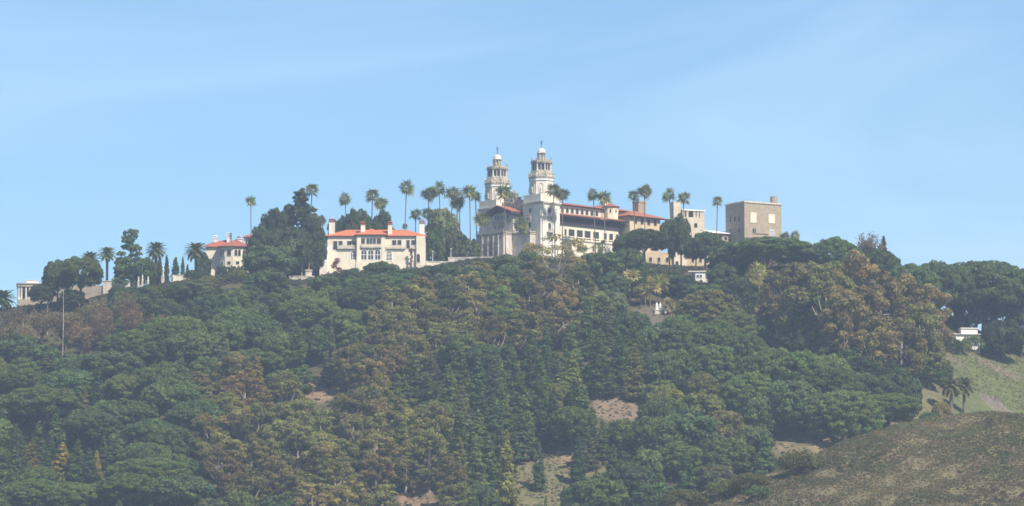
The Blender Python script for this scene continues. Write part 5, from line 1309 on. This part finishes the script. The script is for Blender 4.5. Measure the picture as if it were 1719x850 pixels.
# ------------------------------------------------------------------ labels that single each tree out
SITES = [(-99, 205, 'the pillared pavilion'), (205, 420, 'the small red-roofed house'), (420, 545, 'the urn terrace'), (545, 722, 'the white guest house'), (722, 955, 'the twin towers'),
         (955, 1125, 'the red-roofed wing'), (1125, 1215, 'the white cottage'), (1215, 1335, 'the square keep'), (1335, 1560, 'the right ridge'), (1560, 1900, 'the white shed')]
BANDS = [(0, 525, 'just under'), (525, 600, 'partway down below'), (600, 680, 'midway down below'), (680, 760, 'low on the slope below'), (760, 2000, 'at the very foot below')]
ORD = ['first', 'second', 'third', 'fourth', 'fifth', 'sixth', 'seventh', 'eighth', 'ninth', 'tenth', 'eleventh', 'twelfth', 'thirteenth', 'fourteenth', 'fifteenth', 'sixteenth', 'seventeenth', 'eighteenth', 'nineteenth', 'twentieth', 'twenty-first', 'twenty-second', 'twenty-third', 'twenty-fourth']
def label_all():
    cells = {}
    for q in PLANTS:
        vm = (q['vt'] * .6 + q['vb'] * .4)
        site = next(s for a, b, s in SITES if a <= q['u'] < b); band = next(s for a, b, s in BANDS if a <= vm < b)
        cells.setdefault((q['kind'], site, band), []).append(q)
    for (kind, site, band), qs in cells.items():
        qs.sort(key=lambda q: q['u'])
        for i, q in enumerate(qs):
            if q['label']: continue
            noun, tint = INFO[kind][2], q['tint']
            if tint and kind == 'bare': noun = COLORS[tint][1] + ' twiggy bare tree'
            elif tint: noun = COLORS[tint][1] + ' ' + noun.replace('dense ', '').replace('bushy ', '').replace('clumpy ', '')
            s = f'{noun} {band} {site}'
            if len(qs) > 1: s += ', leftmost there' if i == 0 else ', rightmost there' if i == len(qs) - 1 else f', {ORD[i]} from left'
            q['o']['label'] = s
label_all()

# ------------------------------------------------------------------ low scrub on the near brown hill and undergrowth in the wood
def scatter(name, pts, size, per, leaf, tints, flat=.8):
    n = len(pts); C = np.repeat(pts, per, 0); s = np.repeat(size, per)
    d = rng.normal(size=C.shape); d[:, 2] = np.abs(d[:, 2]); d /= np.linalg.norm(d, axis=1, keepdims=True)
    C = C + d * (s * rng.uniform(.5, 1.05, len(s)))[:, None] * np.array([1.2, 1.2, flat])
    T = np.repeat(tints, per, 0) * (1 + rng.normal(size=(len(C), 1)) * .16)
    me = leaf_mesh(name, C, d + rng.normal(size=C.shape) * .5, leaf * rng.uniform(.6, 1.4, len(C)), np.clip(T, .01, 1))
    o = link_mesh(name, me, M['foliage']); o.color = (1, 1, 1, 1); tag(o, kind='stuff'); return o
def scrub():
    n = 104000
    x = rng.uniform(-10, 260, n); y = rng.uniform(985, 1086, n)
    f = np.sin(x * .16 + np.sin(y * .12) * 2) * np.sin(y * .2 + np.sin(x * .1) * 2) + .5 * np.sin(x * .5 + y * .3)
    k = f + rng.normal(size=n) * .5 > -.95
    x, y, f = x[k], y[k], f[k]
    pts = np.stack([x, y, H(x, y)], 1); sz = rng.uniform(.18, .55, len(x)) * (1 + .25 * np.clip(f, -1, 1))
    pal = np.array([(.130, .098, .064), (.110, .088, .058), (.150, .115, .070), (.088, .092, .045), (.075, .084, .040), (.095, .085, .062), (.14, .10, .075)])
    g = f + rng.normal(size=len(x)) * .8
    ti = np.where(g > .25, rng.integers(3, 5, len(x)), rng.choice([0, 1, 2, 5, 6, 3], len(x)))
    scatter('hillside_scrub', pts, sz, 9, .25, pal[ti] * np.array([1.38, 1.38, 1.12]) * (1.06 + .26 * np.sin(x * .07 + y * .05) * np.sin(y * .09 - x * .04 + 1))[:, None], .32)
    m = 1500; x = rng.uniform(-10, 260, m); y = rng.uniform(985, 1088, m)
    f = np.sin(x * .11 + np.sin(y * .08) * 2) * np.sin(y * .13 + np.sin(x * .07) * 2) + rng.normal(size=m) * .35
    k = f > .35; x, y = x[k], y[k]
    scatter('hillside_brush', np.stack([x, y, H(x, y) - .1], 1), rng.uniform(.5, 1.3, len(x)), 90, .24, np.array([(.085, .088, .045), (.10, .095, .05), (.075, .085, .04), (.115, .095, .06)])[rng.integers(0, 4, len(x))], .6)
scrub()
def undergrowth():
    n = 5200
    x = rng.uniform(-200, 150, n); y = rng.uniform(1200, 1478, n)
    z = H(x, y); pts = np.stack([x, y, z], 1)
    dd = (y * cp + z * sp); u = CU + F_PX * x / dd; v = CV - F_PX * (-y * sp + z * cp) / dd
    k = np.ones(n, bool)
    for a, b, ru, rv in OPEN: k &= ((u - a) / (ru * 1.15)) ** 2 + ((v - b) / (rv * 1.25)) ** 2 > 1
    k &= ~((u > 1480) & (v > 585))
    pts = pts[k]; pal = np.array([(.05, .07, .03), (.06, .075, .035), (.09, .08, .045), (.07, .085, .035), (.10, .08, .05)])
    scatter('undergrowth', pts, rng.uniform(.5, 1.3, len(pts)), 34, .42, pal[rng.integers(0, 5, len(pts))])
    m = 1500; x = rng.uniform(-200, 120, m); y = rng.uniform(1462, 1482, m); p2 = np.stack([x, y, H(x, y)], 1)
    scatter('undergrowth', p2, rng.uniform(.7, 1.7, m), 44, .4, pal[rng.integers(0, 5, m)])
    m = 5000; x = rng.uniform(130, 215, m); y = rng.uniform(1380, 1476, m); pts = np.stack([x, y, H(x, y)], 1)
    scatter('meadow_grass', pts, rng.uniform(.2, .6, m), 12, .22, np.array([(.15, .16, .065), (.16, .16, .075), (.17, .15, .085)])[rng.integers(0, 3, m)], .25)
    P3 = []
    for a, b, ru, rv in OPEN:
        for _ in range(int(ru * rv * .12)):
            t = rnd.uniform(0, 6.28); q = math.sqrt(rnd.random()); p = ground_hit(a + ru * 1.2 * q * math.cos(t), b + rv * 1.2 * q * math.sin(t)); P3.append(tuple(p))
    P3 = np.array(P3); scatter('clearing_scrub', P3, rng.uniform(.15, .6, len(P3)), 30, .22, np.array([(.10, .095, .05), (.13, .11, .065), (.085, .09, .045), (.15, .12, .08)])[rng.integers(0, 4, len(P3))], .6)
undergrowth()
